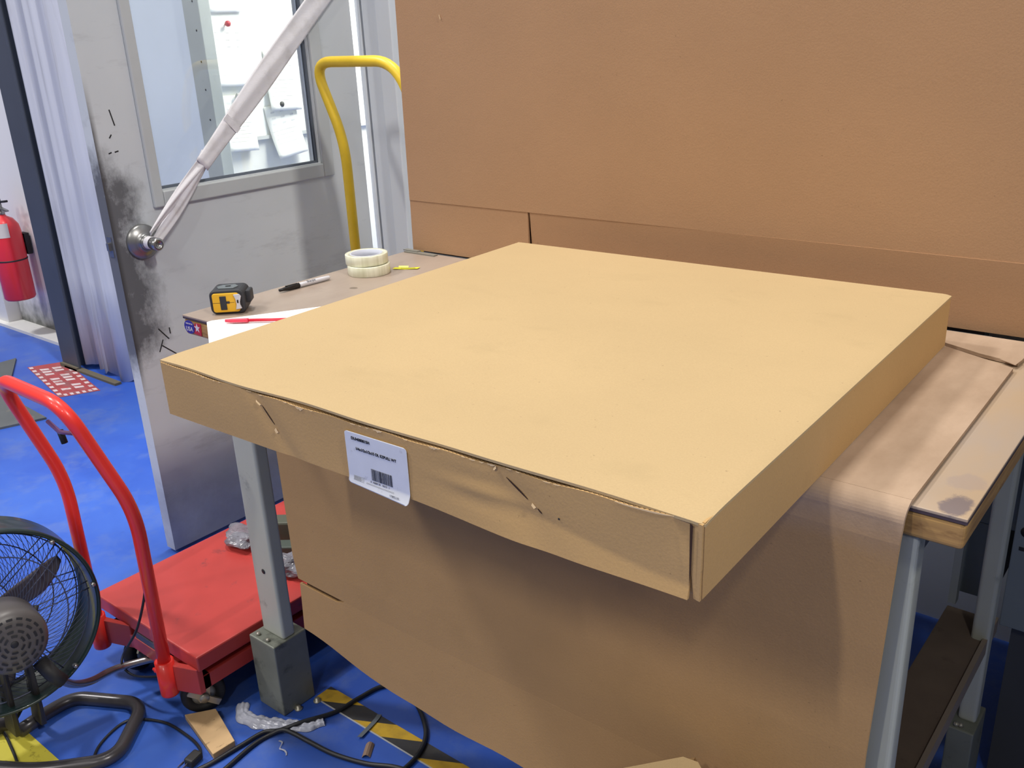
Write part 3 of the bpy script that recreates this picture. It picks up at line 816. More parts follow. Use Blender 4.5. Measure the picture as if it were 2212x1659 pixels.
for i in range(2):
    zz = .0700 + i * .0012; p0 = LP(.034, zz); p1 = LP(.086, zz)
    sp.add([(p0.x, p0.y, p0.z), (p1.x, p1.y, p1.z), (p1.x, p1.y, p1.z - .0004), (p0.x, p0.y, p0.z - .0004)], [(0, 1, 2, 3)])
sp.build('fine_print', GREYINK, lb, recalc=False)
text('17892-10', 'number_print', .0044, xf @ (LP(.080, .0762) + Vector((0, -.001, 0))), ux, uz, GREYINK, lb)

# ================================================================== SMALL THINGS ON THE BENCH
# sheet of paper under the red pen
pp = thing('paper_sheet', 'white paper sheet partly under the flat carton, hanging over the bench edge', 'paper', (.3, .0, 1.0))
q = [Vector((.101, -.004)), Vector((.240, .215))]; e1 = (q[1] - q[0]).normalized(); e2 = Vector((e1.y, -e1.x))
def pf(u, v):
    p = q[0] + e1 * (u * .2794) + e2 * (v * .2159)
    z_ = 1.0012
    if p.x > .325 - .03: z_ = 1.0012 + .0085 * sstep(.295, .33, p.x)
    if p.y < -.002: z_ = 1.0012 - (.002 + (-p.y - .002) * .0) + (.0085 * sstep(.295, .33, p.x))
    return Vector((p.x, p.y, z_))
MB().slab(24, 24, pf, (0, 0, .0004)).build('sheet', WHITE, pp)
# red pen
pn = thing('ballpoint_pen', 'red ballpoint pen on the white sheet', 'pen', (.20, .04, 1.0))
PR = mat('pen_red', (214, 44, 66), .35, trans=.0); PR2 = mat('pen_cap_red', (222, 62, 88), .4)
a = Vector((.153, .008, 1.0075)); dv = Vector((.078, .056, .0)).normalized()
MB().lathe([(.0, 0), (.0032, .001), (.0042, .012), (.0046, .046), (.0046, .052), (.0038, .052)], a, dv, 16).build('cap', PR2, pn)
MB().lathe([(.0037, .052), (.0037, .145), (.003, .147), (0, .147)], a, dv, 6).build('barrel', PR, pn)
sd = Vector((dv.y, -dv.x, 0))
MB().obox(a + dv * .033 + sd * .0055 + Vector((0, 0, -.001)), dv, sd, (0, 0, 1), .036, .003, .003).build('clip', PR2, pn, bevel=.0008)
# tape measure, seen from its front mouth
tm = thing('tape_measure', 'yellow and black tape measure at the left end of the bench', 'tape measure', (.075, .085, 1.0))
TY = mat('tape_yellow', (232, 178, 36), .4, var=.04); TB = mat('tape_black', (44, 46, 52), .55)
m0 = Matrix.Translation((.0765, .083, 1.0)) @ Matrix.Rotation(math.radians(43), 4, 'Z')
# local: x across (to the right in view), y away, z up ; the yellow face looks to -y
def rr_(x0, x1, z0, z1, r, n=5):
    out = []
    for cx, cz_, a0 in ((x1 - r, z1 - r, 0), (x0 + r, z1 - r, pi / 2), (x0 + r, z0 + r, pi), (x1 - r, z0 + r, 3 * pi / 2)):
        for k in range(n + 1): out.append((cx + r * math.cos(a0 + pi / 2 * k / n), cz_ + r * math.sin(a0 + pi / 2 * k / n)))
    return out
MB(m0).prism(rr_(-.042, .036, 0, .056, .014), 1, -.030, .034).build('case', TB, tm, bevel=.005, bseg=3)
MB(m0).prism(rr_(-.035, .024, .006, .049, .006), 1, -.0335, -.028).build('yellow_face', TY, tm, bevel=.0015)
MB(m0).box(-.017, -.004, .011, .042, -.0, .0).build if False else None
MB(m0).box(-.018, -.004, -.0352, -.0332, .012, .043).box(-.004, .003, -.0352, -.0332, .026, .031).build('black_slot', TB, tm, bevel=.0008)
MB(m0).box(-.035, .013, -.0338, -.0333, .0275, .0282).build('seam', INK, tm)
MB(m0).prism([(.015, .012), (.029, .014), (.026, .023), (.026, .029), (.030, .042), (.026, .047), (.013, .046), (.017, .036), (.018, .024)], 1, -.038, -.0335).build('end_hook', mat('hook_silver', (205, 205, 212), .35, metal=.3), tm, bevel=.001)
MB(m0).box(.020, .0235, -.0386, -.0378, .027, .034).build('hook_hole', INK, tm)
MB(m0).prism(rr_(.034, .046, .020, .048, .004), 1, -.012, .02).build('lock_button', TB, tm, bevel=.002)
MB(m0).prism([(-.022, -.018), (.012, -.020), (.020, -.004), (.010, .014), (-.018, .012), (-.028, -.002)], 2, .0555, .0580).build('belt_clip', mat('clip_grey', (112, 120, 124), .4, metal=.3), tm, bevel=.001)
MB(m0).box(-.008, .003, -.006, -.001, .0579, .0592).build('clip_slot', INK, tm)
# marker
mk = thing('marker_pen', 'black capped marker with white barrel on the bench', 'marker', (.054, .31, 1.0))
a = Vector((.0475, .235, 1.0065)); b_ = Vector((.058, .392, 1.0065)); dv = (b_ - a).normalized()
MB().lathe([(0, 0), (.0036, .001), (.0042, .012), (.0062, .030), (.0064, .058), (.0060, .058)], a, dv, 20).build('cap', mat('marker_cap_black', (26, 24, 26), .4), mk)
MB().lathe([(.0056, .058), (.0058, .070), (.0058, .128), (.0048, .148), (.0030, .151), (0, .151)], a, dv, 20).build('barrel', mat('marker_white', (206, 206, 214), .4), mk)
sdv = Vector((dv.y, -dv.x, 0)); nrm = (sdv * .62 + Vector((0, 0, 1)) * .78).normalized(); updir = dv.cross(nrm) * -1
text('Sharpie', 'logo_print', .0085, a + dv * .080 + nrm * .0060 - updir * .002, dv, updir, INK, mk)
MB().obox(a + dv * .036 + Vector((0, 0, .0062)), dv, sdv, (0, 0, 1), .034, .003, .0022).build('clip', mat('marker_clip', (30, 30, 32), .4), mk, bevel=.0006)
# two rolls of strapping tape, one on the other
TP = bpy.data.materials.new('filament_tape'); TP.use_nodes = True
t = NT(TP); b = t.n['Principled BSDF']
c = t.mix(t.rng(t.noise(t.pos((1, 1, .05)), 70, 3), .35, .65), lin((206, 206, 178)), lin((232, 232, 212)))
t.link(c, b.inputs['Base Color']); b.inputs['Roughness'].default_value = .22
b.inputs['Subsurface Weight'].default_value = .25; b.inputs['Subsurface Radius'].default_value = (.01, .01, .008)
CORE = mat('tape_core', (196, 200, 214), .7)
for k, (x, y, lab) in enumerate(((.0945, .4865, 'clear tape roll on the bench, the lower of the two stacked rolls'), (.085, .4905, 'clear tape roll lying on top of the other tape roll'))):
    r_ = thing('tape_roll', lab, 'tape roll', (x, y, 1.0 + k * .0255), 'stacked tape rolls')
    zc = 1.0 + k * .0255; R_ = .0545
    MB().lathe([(.0415, .001), (R_ - .001, .0), (R_, .001), (R_, .0242), (R_ - .001, .0252), (.0415, .0248)], (x, y, zc), (0, 0, 1), 64, closed=True).build('tape_band', TP, r_)
    MB().lathe([(.0388, .0), (.0415, .0), (.0415, .0254), (.0388, .0254)], (x, y, zc), (0, 0, 1), 64, closed=True).build('core', CORE, r_)
# yellow tag
yt = thing('yellow_tag', 'small yellow torn tag lying on the bench behind the tape rolls', 'tag', (.152, .557, 1.0))
YT = mat('tag_yellow', (224, 222, 40), .5)
MB().slab(8, 2, lambda u, v: Vector((.124 + .058 * u + .010 * v * -.6, .540 + .034 * u + .016 * v, 1.0006 + .003 * abs(u - .5))), (0, 0, .0004)).build('strip', YT, yt)
MB().slab(4, 1, lambda u, v: Vector((.126 + .024 * u - .004 * v, .560 + .012 * u + .006 * v, 1.0015 + .003 * v)), (0, 0, .0004)).build('torn_end', mat('tag_pale', (224, 224, 120), .5), yt)
MB().slab(4, 1, lambda u, v: Vector((.140 + .034 * u - .0015 * v, .5535 + .0195 * u + .003 * v, 1.0024 + .003 * abs(u * .6 + .2 - .5))), (0, 0, .0001)).build('dark_print', mat('tag_print', (120, 116, 30), .6), yt)

# ================================================================== RED LIFT CART
lc = thing('lift_cart', 'red scissor lift cart with push handle, left of the bench leg', 'cart', (-.16, .2, 0))
CX0, CX1, CY0, CY1 = -.398, .077, -.166, .60
top = MB().box(CX0, CX1, CY0, CY1, .157, .200).build('platform', RED, lc, bevel=.004)
fr = MB()
fr.box(CX0 + .06, CX1 - .005, CY0 - .004, CY0 + .030, .098, .138).box(CX0 + .06, CX1 - .005, CY1 - .04, CY1, .098, .138)
fr.box(CX0 + .06, CX0 + .10, CY0, CY1, .098, .138).box(CX1 - .045, CX1 - .005, CY0, CY1, .098, .138)
fr.build('base_frame', RED, lc, bevel=.002)
MB().box(CX0 + .10, CX1 - .05, CY0 + .03, CY1 - .05, .112, .150).build('scissor_arms', mat('black_scissor', (34, 34, 40), .5), lc)
MB().box(CX0 + .19, CX0 + .34, CY0 - .002, CY0 + .02, .138, .156).build('hinge_block', mat('hinge_grey', (88, 90, 106), .4, metal=.3), lc)
HX0, HX1, HY = -.332, -.010, -.203
br = MB()
br.prism([(HX0, HY - .0), (HX0 + .10, CY0 - .002), (HX0 + .10, CY0 + .01), (HX0, HY + .018)], 2, .095, .165)
br.build('handle_bracket', RED, lc, bevel=.002); br = MB()
br.prism([(HX1, HY - .0), (CX1 - .004, CY0 - .004), (CX1 - .004, CY0 + .012), (HX1, HY + .018)], 2, .092, .165)
br.build('handle_bracket', RED, lc, bevel=.002)
for hx in (HX0, HX1):
    so = MB().lathe([(.0, .082), (.0215, .082), (.0225, .086), (.0225, .178), (.0185, .178)], (hx, HY, 0), (0, 0, 1), 24)
    so.build('handle_socket', REDTUBE, lc)
bl = MB().lathe([(.008, 0), (.008, .007), (.004, .009), (.004, .014), (0, .014)], (HX1 - .022, HY - .008, .145), (-1, -.4, 0), 12).build('socket_bolt', REDTUBE, lc)
hp = bend([(HX0, HY, .12), (HX0 - .004, HY + .006, .575), (HX0 - .006, -.290, .873), (HX1 + .008, -.303, .882), (HX1 + .006, HY + .004, .588), (HX1, HY, .12)], .075, 10)
MB().tube(hp, .0158, 18).build('push_handle', REDTUBE, lc)
MB().tube([(-.085, -.285, .800), (-.080, -.283, .770)], .007, 10).build('release_lever_tip', BLACKR, lc)
MB().tube([(-.020, -.288, .810), (-.075, -.290, .800), (-.120, -.291, .815)], .005, 8).build('release_lever', mat('lever_purple_grey', (120, 80, 130), .4), lc)
MB().tube([(-.012, HY - .004, .40), (-.020, -.215, .352), (-.075, -.222, .250), (-.165, -.225, .145), (-.198, -.222, .092), (-.165, -.215, .070), (-.07, -.20, .100), (.01, -.15, .12)], .0032, 8, sub=8).build('hydraulic_cable', BLACKG, lc)
pd_ = MB().tube([(-.150, -.135, .083), (-.172, -.165, .084), (-.194, -.242, .094), (-.150, -.322, .130), (-.105, -.378, .178), (-.062, -.418, .235)], .0095, 14, sub=6).build('foot_pedal', CHROME, lc)
MB().tube([(-.068, -.414, .226), (-.076, -.428, .250), (-.095, -.441, .288)], .0165, 16).build('rubber_grip', BLACKR, pd_)
MB().box(-.19, -.07, -.145, -.06, .055, .098).tube([(-.17, -.165, .082), (-.17, -.150, .082)], .008, 10).build('pump_body', mat('pump_black', (40, 40, 44), .5), lc, bevel=.006)
def caster(cx, cy, lab, ang=0.):
    ro = bpy.data.objects.new('caster', None)
    mb = MB(); ax = Vector((math.cos(ang), math.sin(ang), 0))
    w_ = MB().lathe([(.030, -.014), (.050, -.014), (.054, -.008), (.054, .008), (.050, .014), (.030, .014)], (cx, cy, .0545), ax, 32, closed=True).build('caster', BLACKR, lc)
    MB().lathe([(0, -.016), (.012, -.016), (.030, -.012), (.030, .012), (.012, .016), (0, .016)], (cx, cy, .0545), ax, 24).build('wheel_hub', ZINC, w_)
    fk = MB(); dd = Vector((-ax.y, ax.x, 0))
    for s_ in (-1, 1):
        c0 = Vector((cx, cy, .0545)) + ax * s_ * .021
        fk.add([c0 + dd * .012 + Vector((0, 0, -.014)), c0 - dd * .012 + Vector((0, 0, -.014)), c0 - dd * .034 + Vector((0, 0, .046)), c0 + dd * .020 + Vector((0, 0, .046)),
                c0 + ax * .003 * s_ + dd * .012 + Vector((0, 0, -.014)), c0 + ax * .003 * s_ - dd * .012 + Vector((0, 0, -.014)), c0 + ax * .003 * s_ - dd * .034 + Vector((0, 0, .046)), c0 + ax * .003 * s_ + dd * .020 + Vector((0, 0, .046))],
               [(0, 1, 2, 3), (7, 6, 5, 4), (0, 4, 5, 1), (1, 5, 6, 2), (2, 6, 7, 3), (3, 7, 4, 0)])
    fk.obox((cx, cy, .0985) - dd * .006 if False else Vector((cx, cy, .0985)) - dd * .006, ax, dd, (0, 0, 1), .05, .055, .005)
    fk.build('fork', ZINC, w_)
    bk = MB(); c0 = Vector((cx, cy, .0545)) + ax * .026
    bk.obox(c0 + dd * .0 + Vector((0, 0, 0)), dd * .8 + Vector((0, 0, -.6)), ax, Vector((0, 0, .8)) + dd * .6, .085, .006, .016)
    bk.lathe([(.012, 0), (.012, .006), (0, .006)], c0, ax, 16)
    bk.build('brake_lever', ZINC, w_)
    return w_
caster(.018, -.135, '', -.45); caster(-.272, -.135, '', .35); caster(.010, .52, ''); caster(-.30, .52, '')
# plastic bags with parts on the platform
BAG = mat('clear_bag_plastic', (140, 140, 152), .22, var=.35, vscale=30, bump=1., bscale=60, alpha=.72, coat=.4)
DK = mat('dark_part', (74, 78, 72), .6)
def bag(c, s, lab, seed):
    rnd = random.Random(seed); g = thing('plastic_bag', lab, 'bag', (c[0], c[1], .2), 'bags of parts on the cart')
    mb = MB(); n = 18; m_ = 10
    ph = [rnd.uniform(0, 6) for _ in range(6)]
    def fn(u, v):
        a = u * 2 * pi; b2 = v * pi - pi / 2
        q_ = Vector((math.cos(a) * math.cos(b2), math.sin(a) * math.cos(b2), math.sin(b2))) * 1.7 + Vector((seed * 3.1, ph[0], 0)); r_ = 1.1 + .6 * mnoise.noise(q_ * .8) + .10 * mnoise.noise(q_ * 3.1)
        return Vector((c[0] + s[0] * math.cos(a) * math.cos(b2) * r_, c[1] + s[1] * math.sin(a) * math.cos(b2) * r_, .2 + s[2] + s[2] * math.sin(b2) * (1 if b2 < 0 else r_)))
    mb.grid(n * 2, m_ * 2, fn, False); mb.build('bag_skin', BAG, g)
    MB().obox((c[0], c[1], .2 + s[2] * .9), (1, .4, 0), (-.4, 1, 0), (0, 0, 1), s[0] * .9, s[1] * .9, s[2] * .8).build('contents', DK, g)
bag((-.285, .225, 0), (.060, .035, .022), 'crumpled clear bag on the cart, just left of the bench leg', 1)
bag((-.035, .215, 0), (.045, .036, .026), 'clear bag on the cart between the bench leg and the hanging cardboard', 4)
tag(MB().obox((-.165, .335, .236), (.8, .6, 0), (-.6, .8, 0), (0, 0, 1), .13, .055, .070).build('dark_block', mat('dark_olive_block', (84, 88, 76), .6), bevel=.006), 'dark olive block on the cart, the taller one behind the clear bag', 'block')
tag(MB().obox((-.118, .268, .2185), (.8, .6, 0), (-.6, .8, 0), (0, 0, 1), .11, .045, .035).build('dark_block', mat('dark_green_block', (72, 82, 76), .6), bevel=.004), 'low dark green block on the cart between the clear bag and the taller block', 'block')
tag(MB().obox((-.345, .50, .212), (.8, .6, 0), (-.6, .8, 0), (0, 0, 1), .10, .05, .022).build('tan_box', mat('tan_card', (176, 112, 72), .7), bevel=.003), 'small tan box on the cart beyond the bench leg', 'box')

# ================================================================== YELLOW HANDLE CART
yc = thing('hand_truck', 'yellow bent tube handle of a cart behind the bench corner', 'cart', (-.35, .95, 0))
yy = .95
yp = [(-.484, yy, .19), (-.484, yy, 1.285), (-.590, yy, 1.500), (-.108, yy, 1.500), (-.155, yy, 1.285), (-.155, yy, .19)]
yp = bend([(-.484, yy, .19), (-.482, yy, 1.255), (-.592, yy, 1.499), (-.225, yy, 1.498), (-.135, yy, 1.32), (-.155, yy, 1.2), (-.155, yy, .19)], .085, 8)
MB().tube(yp, .0165, 18).build('push_handle', YEL, yc)
MB().box(-.52, -.12, .74 + .0, 1.17, .15, .19).build('platform', YEL, yc, bevel=.004)
for cx in (-.46, -.18):
    for cy_ in (.80, 1.11):
        MB().lathe([(0, -.015), (.07, -.015), (.075, -.01), (.075, .01), (.07, .015), (0, .015)], (cx, cy_, .075), (1, 0, 0), 28).build('wheel', BLACKR, yc)

# ================================================================== FLOOR FAN
fan = thing('floor_fan', 'dark round drum fan on a tube stand at the left front', 'fan', (-.25, -.44, 0))
fc = Vector((-.240, -.464, .362)); ax = Vector((.975, -.160, .130)).normalized()
uu = (Vector((0, 0, 1)) - ax * ax.z).normalized(); vv = uu.cross(ax).normalized()   # vv points right in view
if vv.dot(R) < 0: vv = -vv
FR = .219; HD = .066
def fpt(r_, a, h): return fc + (vv * math.cos(a) + uu * math.sin(a)) * r_ + ax * h
MB().lathe([(FR - .014, -HD), (FR - .003, -HD - .004), (FR, -HD), (FR - .003, -HD * .5), (FR - .004, HD * .5), (FR, HD), (FR - .003, HD + .006), (FR - .010, HD + .004), (FR - .009, HD - .006), (FR - .009, -HD + .006)], fc, ax, 96, closed=True).build('drum', DGREEN, fan)
def grille(h, sign, name, n=70, bulge=.02):
    mb = MB()
    for i in range(n):
        a0 = 2 * pi * i / n; pts = []
        for k in range(9):
            s_ = k / 8; r_ = .055 + (FR - .016 - .055) * s_
            pts.append(fpt(r_, a0 + sign * 1.15 * s_ ** .8, h + bulge * (1 - s_ ** 2)))
        mb.tube(pts, .00065, 5, caps=False)
    for r_ in (.055, FR - .018, .15):
        s_ = (r_ - .055) / (FR - .071)
        mb.tube([fpt(r_, 2 * pi * k / 60, h + bulge * (1 - s_ ** 2)) for k in range(60)], .0016, 6, closed=True)
    for a0 in (.62, -.0, 1.62, 2.3, 3.2, 4.2, 5.2):
        for da in (-.045, .045):
            s0 = fpt(.05, a0 + da * 2.5, h + bulge * .95); s1 = fpt(FR - .014, a0 + da, h + .001)
            mb.tube([s0, s0.lerp(s1, .5) + ax * (.006 if h > 0 else -.006), s1], .0016, 6)
    return mb.build(name, WIRE, fan)
grille(HD - .034, 1, 'rear_grille', bulge=.03); grille(-HD + .002, 1, 'front_grille', bulge=-.015)
for i in range(3):
    a0 = math.radians(24 + 120 * i); mb = MB()
    def bf(u, v):
        r_ = .030 + u * (FR - .035 - .030); wv = .030 + .085 * math.sin(pi * min(1, (u * .80 + .16))) ** .8 * (1 if u < .9 else max(.2, 1 - (u - .9) * 7))
        c_ = (v - .5) * wv
        return fc + (vv * math.cos(a0) + uu * math.sin(a0)) * r_ + (uu * math.cos(a0) - vv * math.sin(a0)) * (c_ * .72 - .012 * math.sin(pi * u)) + ax * (c_ * .55 + -.01)
    mb.slab(20, 8, bf, ax * .002); o = mb.build('blade', BLADE, fan)
    for p in o.data.polygons: p.use_smooth = True
MB().lathe([(0, -.03), (.035, -.03), (.04, -.01), (.04, .02), (0, .02)], fc, ax, 30).build('hub', BLACKR, fan)
mo = MB().lathe([(.035, HD - .01), (.052, HD + .005), (.068, HD + .02), (.074, HD + .03), (.074, HD + .105), (.071, HD + .120), (.061, HD + .130), (.044, HD + .1345), (0, HD + .136)], fc, ax, 48).build('motor', FANGREY, fan)
ve = MB()
for r_, n in ((.056, 18), (.044, 13), (.030, 9), (.019, 6)):
    for i in range(n):
        a0 = 2 * pi * i / n; a1 = a0 + 2 * pi / n * .62; hh = HD + .1335 + (.0022 if r_ < .046 else -.0015)
        vs = []
        for k in range(5):
            a = a0 + (a1 - a0) * k / 4
            vs.append(fpt(r_ - .0024, a, hh + .0022)); vs.append(fpt(r_ + .0024, a, hh + .0012))
        ve.add(vs, [(2 * k, 2 * k + 1, 2 * k + 3, 2 * k + 2) for k in range(4)])
ve.lathe([(.008, 0), (.007, .001), (0, .001)], fpt(0, 0, HD + .136), ax, 14)
ve.build('vent_slots', INK, mo, recalc=False)
for a in (.05, .78, 1.60, 2.5, 3.3, 4.2, 5.35):
    MB().lathe([(.006, 0), (.006, .008), (.004, .012), (0, .012)], fpt(FR - .012, a, HD), ax, 10).build('rim_bolt', CHROME, fan)
MB().tube([fpt(.058, -.05, HD + .045), fpt(.080, .35, HD + .040)], .006, 10).tube([fpt(.06, 1.75, HD + .03), fpt(.085, 1.75, HD + .02)], .008, 10).build('motor_stud', BLACKR, fan)
# bracket and stand
sb = Vector((-.262, -.452, .028)); mb0 = fc + ax * (HD + .055) - uu * .062
br = MB()
for s_ in (-1, 1):
    o_ = vv * (.020 * s_)
    br.add([mb0 + o_ + ax * .022, mb0 + o_ - ax * .022, sb + o_ * 1.1 - Vector((.022, 0, 0)), sb + o_ * 1.1 + Vector((.03, 0, 0)),
            mb0 + o_ * 1.5 + ax * .030, mb0 + o_ * 1.5 - ax * .03, sb + o_ * 1.8 - Vector((.03, 0, 0)), sb + o_ * 1.8 + Vector((.03, 0, 0))],
           [(0, 1, 2, 3), (7, 6, 5, 4), (0, 4, 5, 1), (1, 5, 6, 2), (2, 6, 7, 3), (3, 7, 4, 0)])
br.obox(mb0 - uu * .004, ax, vv, uu, .075, .062, .022)
br.build('mount_bracket', mat('bracket_dark', (52, 48, 46), .5), fan, bevel=.003)
MB().lathe([(.011, 0), (.011, .006), (0, .008)], sb + Vector((.0, 0, .11)) + vv * .028 + Vector((.022, 0, 0)), vv, 12).build('bracket_bolt', ZINC, fan)
bt = bend([(-.40, -.66, .017), (-.275, -.63, .017), (-.262, -.46, .017), (-.285, -.335, .017), (-.245, -.290, .017), (-.115, -.222, .017), (.035, -.385, .017), (-.085, -.500, .017), (-.235, -.592, .017), (-.33, -.66, .017)], .055, 8)
bt = bend([(-.262, -.470, .024), (-.283, -.395, .017), (-.281, -.322, .017), (-.110, -.228, .017), (.015, -.375, .017), (-.10, -.502, .017), (-.30, -.625, .017), (-.42, -.60, .017), (-.30, -.47, .03)], .055, 8)
MB().tube(bt, .0165, 18).build('base_tube', FANTUBE, fan)
MB().tube([(-.272, -.452, .07), (-.300, -.470, .028), (-.322, -.515, .006), (-.16, -.522, .006)][:3], .005, 8, sub=6).build('lead_stub', BLACKG, fan)

# ================================================================== THINGS ON THE FLOOR
def cord(pts, r_, lab, z_=None, plug=None):
    P = [Vector((p[0], p[1], p[2] if len(p) > 2 else r_)) for p in pts]
    g = thing('power_cord', lab, 'cord', (P[0].x, P[0].y, 0), 'cords on the floor')
    MB().tube(P, r_, 10, sub=8).build('cable', BLACKG, g); return g
c1 = cord([(-.035, -.410), (-.075, -.372), (-.098, -.325), (-.103, -.285), (-.080, -.258), (-.015, -.228), (.075, -.222), (.128, -.228), (.150, -.240)], .0036, 'black cord from the fan stand ending in a plug near the wood block')
pl = MB().obox((.158, -.262, .013), (-.25, 1, 0), (1, .25, 0), (0, 0, 1), .038, .026, .022).build('plug', BLACKR, c1, bevel=.005)
MB().obox((.150, -.291, .012), (-.25, 1, 0), (1, .25, 0), (0, 0, 1), .020, .0015, .006).obox((.163, -.289, .012), (-.25, 1, 0), (1, .25, 0), (0, 0, 1), .020, .0015, .006).build('prong', CHROME, pl)
cord([(.180, -.300), (.196, -.245), (.205, -.168), (.213, -.106), (.240, -.076), (.268, -.030, .012), (.300, .045), (.310, .115), (.322, .175), (.352, .204), (.395, .203), (.460, .179), (.530, .131), (.564, .080), (.575, .022), (.568, -.05)], .0056, 'thick black cord looping under the bench beside the striped tape')
cord([(.245, -.285), (.238, -.225), (.228, -.150), (.232, -.105), (.252, -.078, .014), (.285, -.068, .012), (.330, -.060), (.408, -.052), (.491, -.028), (.56, -.0, .012), (.62, .02)], .0056, 'thick black cord crossing the bubble wrap strip')
cord([(-.36, -.470), (-.344, -.483), (-.275, -.495), (-.163, -.522), (-.10, -.56)], .0036, 'thin black cord over the yellow floor line')
# wood block chocking the wheel
bk = thing('wood_block', 'small pale wood block on the floor under the cart wheel', 'wood block', (.10, -.175, 0))
a0 = Vector((.022, -.178, 0)); 
MB().prism([(.010, -.190), (.055, -.130), (.190, -.170), (.186, -.228)], 2, 0, .016).build('block', mat('pine_block', (196, 164, 122), .7, var=.1, vscale=8, stretch=(3, 1, 1), stains=((110, 86, 62), 22, .62, .72)), bk, bevel=.0015)
# bubble wrap strip
BW = mat('bubble_wrap', (186, 190, 206), .2, var=.15, vscale=40, bump=.8, bscale=70, coat=.5, alpha=.82)
spine = smoothpath([Vector(p) for p in ((.082, -.070, 0), (.118, -.096, 0), (.165, -.090, 0), (.205, -.072, 0), (.245, -.050, 0), (.284, -.022, 0), (.300, .008, 0))], 8)
mb = MB(); n = len(spine)
def bwf(u, v):
    i = min(n - 1, int(round(v * (n - 1)))); p = spine[i]; q0 = spine[max(0, i - 1)]; q1 = spine[min(n - 1, i + 1)]
    d_ = (q1 - q0).normalized(); s_ = Vector((-d_.y, d_.x, 0)); wd = .018 + .026 * math.sin(pi * min(.97, v + .04)) ** .5
    wd *= (1 + .12 * math.sin(v * 40))
    hump = .006 * abs(math.sin(u * 9)) * abs(math.sin(v * 42)) + .006 * math.sin(pi * u)
    return p + s_ * (u - .5) * wd + Vector((0, 0, .001 + hump))
mb.slab(16, n - 1, bwf, (0, 0, .0006)); o = mb.build('bubble_wrap_strip', BW); tag(o, 'strip of bubble wrap on the blue floor by the bench leg base', 'bubble wrap')
for p in o.data.polygons: p.use_smooth = True
tag(MB().slab(10, 2, lambda u, v: Vector((.262 + .050 * u + .004 * math.sin(u * 8), -.100 - .022 * u + .004 * math.sin(u * 9) + .004 * v, .001 + .003 * math.sin(u * 6) ** 2)), (0, 0, .0005)).build('plastic_scrap', BW), 'thin shred of clear plastic below the bubble wrap', 'scrap')
tag(MB().slab(4, 4, lambda u, v: Vector((.442 + .016 * u + .024 * v, .018 + .012 * u - .036 * v, .001 + .008 * math.sin(pi * u))), (0, 0, .001)).build('paper_scrap', mat('brown_scrap', (140, 116, 100), .8)), 'curled brown scrap on the floor below the striped tape', 'scrap')
tag(MB().slab(6, 2, lambda u, v: Vector((.388 + .022 * u + .01 * v, .105 - .078 * u + .006 * v + .01 * math.sin(u * 4), .0015 + .004 * u)), (0, 0, .0006)).build('plastic_scrap', mat('grey_scrap', (96, 104, 112), .5)), 'grey scrap lying across the striped tape', 'scrap')
for (x, y, lab) in ((.227, .050, 'bolt on the floor at the right corner of the leg riser'), (.211, .003, 'bolt on the floor in front of the leg riser')):
    tag(MB().lathe([(.010, 0), (.010, .003), (.006, .004), (.006, .010), (0, .011)], (x, y, 0), (0, 0, 1), 12).build('anchor_bolt', ZINC), lab, 'bolt', 'bolts at the leg riser')
# striped tape
sm = bpy.data.materials.new('hazard_stripes'); sm.use_nodes = True
t = NT(sm); b = t.n['Principled BSDF']; X, Y, Z = t.xyz()
q_ = t.math('SUBTRACT', X, t.math('MULTIPLY', t.math('SUBTRACT', Y, .06), 2.0))
fcx = t.math('FRACT', t.math('DIVIDE', t.math('SUBTRACT', q_, .358 - 2.15), .215))
ye = t.math('LESS_THAN', fcx, .46)
dirt = t.rng(t.noise(t.pos(), 30, 5), .45, .75, 0, .5)
cy_ = t.mix(dirt, lin((196, 158, 42)), lin((120, 96, 34))); ck = t.mix(dirt, lin((46, 46, 50)), lin((70, 68, 62)))
c = t.mix(ye, ck, cy_)
t.link(c, b.inputs['Base Color']); b.inputs['Roughness'].default_value = .5
tp_ = thing('striped_floor_tape', 'yellow and black striped tape stuck on the floor under the bench', 'floor tape', (.9, .08, 0))
MB().box(.212, 1.9, .057, .108, .0, .0008).build('tape_strip', sm, tp_)
MB().box(.212, 1.9, .0535, .057, .0, .0010).build('pale_edge', mat('pale_tape_edge', (170, 172, 176), .5), tp_)
tag(MB().box(-2.5, 3.2, -.60, -.450, 0, .0008).build('yellow_floor_line', mat('yellow_line_paint', (196, 186, 66), .5, var=.08, stains=[((120, 108, 30), 26, .58, .72), ((60, 60, 40), 60, .70, .78)])), 'yellow painted line on the floor at the left front', 'floor line')
# red and white floor sign
sg = thing('floor_sign', 'worn red and white warning sticker on the blue floor', 'sign', (-2.8, .88, 0))
SGR = mat('sign_red_worn', (150, 62, 66), .6, var=.15, vscale=14, stains=((120, 100, 104), 9, .5, .7)); SGW = mat('sign_white_worn', (196, 180, 184), .6, var=.1, stains=((150, 110, 112), 16, .55, .7))
S0 = Vector((-3.11, .87, 0)); Sx = Vector((.60, -.125, 0)); Sy = Vector((.085, .165, 0))
def SP(u, v, z_=.001): p = S0 + Sx * u + Sy * v; return (p.x, p.y, z_)
MB().add([SP(0, 0), SP(1, 0), SP(1, 1), SP(0, 1)], [(0, 1, 2, 3)]).build('red_field', SGR, sg)
ch = MB()
for v0, v1, off in ((.02, .12, 0), (.86, .97, .03)):
    for i in range(9):
        u0 = .02 + i * .108 + off; ch.add([SP(u0, v0, .0014), SP(u0 + .055, v0, .0014), SP(u0 + .055, v1, .0014), SP(u0, v1, .0014)], [(0, 1, 2, 3)])
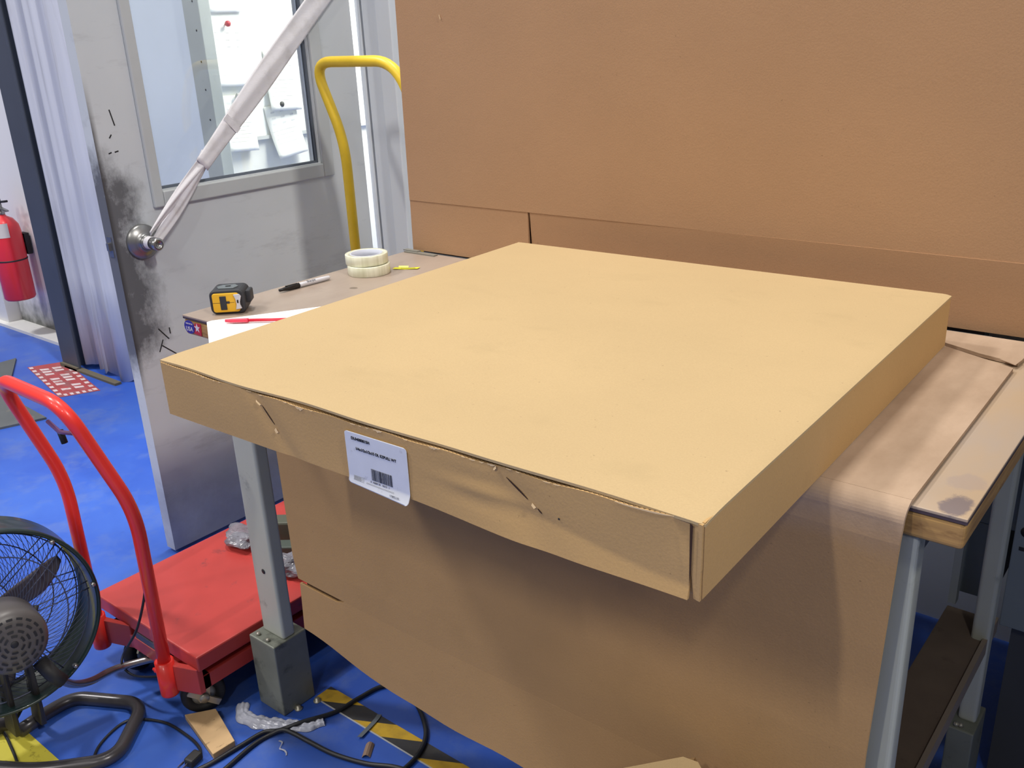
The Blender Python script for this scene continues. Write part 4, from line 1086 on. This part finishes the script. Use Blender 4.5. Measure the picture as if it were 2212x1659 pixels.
for i in range(5):
    v0 = .15 + i * .15; ch.add([SP(.93, v0, .0014), SP(.985, v0, .0014), SP(.985, v0 + .08, .0014), SP(.93, v0 + .08, .0014)], [(0, 1, 2, 3)])
ch.build('white_checks', SGW, sg, recalc=False)
lt = MB()
for r_ in range(2):
    for i in range(9):
        u0 = .12 + i * .082; v0 = .22 + r_ * .32
        if (i + r_) % 4 == 3: continue
        lt.add([SP(u0, v0, .0014), SP(u0 + .06, v0, .0014), SP(u0 + .06, v0 + .22, .0014), SP(u0 + .018, v0 + .22, .0014)], [(0, 1, 2, 3)])
lt.build('worn_lettering', SGW, sg, recalc=False)
# dark mat
mt = MB().add([(-3.3, .90, .0), (-2.74, .60, .0), (-2.285, .575, .0), (-2.40, .25, .0), (-3.3, .0, 0)] + [(-3.3, .90, .010), (-2.74, .60, .010), (-2.285, .575, .010), (-2.40, .25, .010), (-3.3, .0, .010)], [(0, 1, 2, 3, 4), (9, 8, 7, 6, 5), (0, 5, 6, 1), (1, 6, 7, 2), (2, 7, 8, 3), (3, 8, 9, 4), (4, 9, 5, 0)])
tag(mt.build('floor_mat', mat('dark_grey_mat', (84, 88, 92), .8, var=.1, stains=((120, 110, 96), 10, .6, .75))), 'dark grey floor mat behind the red cart handle', 'mat')

# carton near the camera, only its top corner shows
nc = thing('open_carton', 'carton corner poking into view at the bottom edge', 'carton', (1.36, -.3, 0))
ec_ = Vector((1.334, -.052, 0)); e1 = Vector((-.64, -.77, 0)); e2 = Vector((.77, -.64, 0))
def CPt(a, b_, z_): p = ec_ + e1 * a + e2 * b_; return (p.x, p.y, z_)
v8 = [CPt(a, b_, z_) for z_ in (0, .505) for a, b_ in ((0, 0), (.34, 0), (.34, .26), (0, .26))]
MB().add(v8, [(0, 3, 2, 1), (0, 1, 5, 4), (1, 2, 6, 5), (2, 3, 7, 6), (3, 0, 4, 7)]).build('carton_body', K_SHEET, nc)
v8 = [CPt(a, b_, .507 + .004 * i) for i in (0, 1) for a, b_ in ((.002, .016), (.02, 0), (.34, 0), (.34, .26), (0, .26))]
MB().add(v8, [(0, 1, 2, 3, 4), (9, 8, 7, 6, 5), (0, 5, 6, 1), (1, 6, 7, 2), (2, 7, 8, 3), (3, 8, 9, 4), (4, 9, 5, 0)]).build('top_flap', K_BOX, nc)
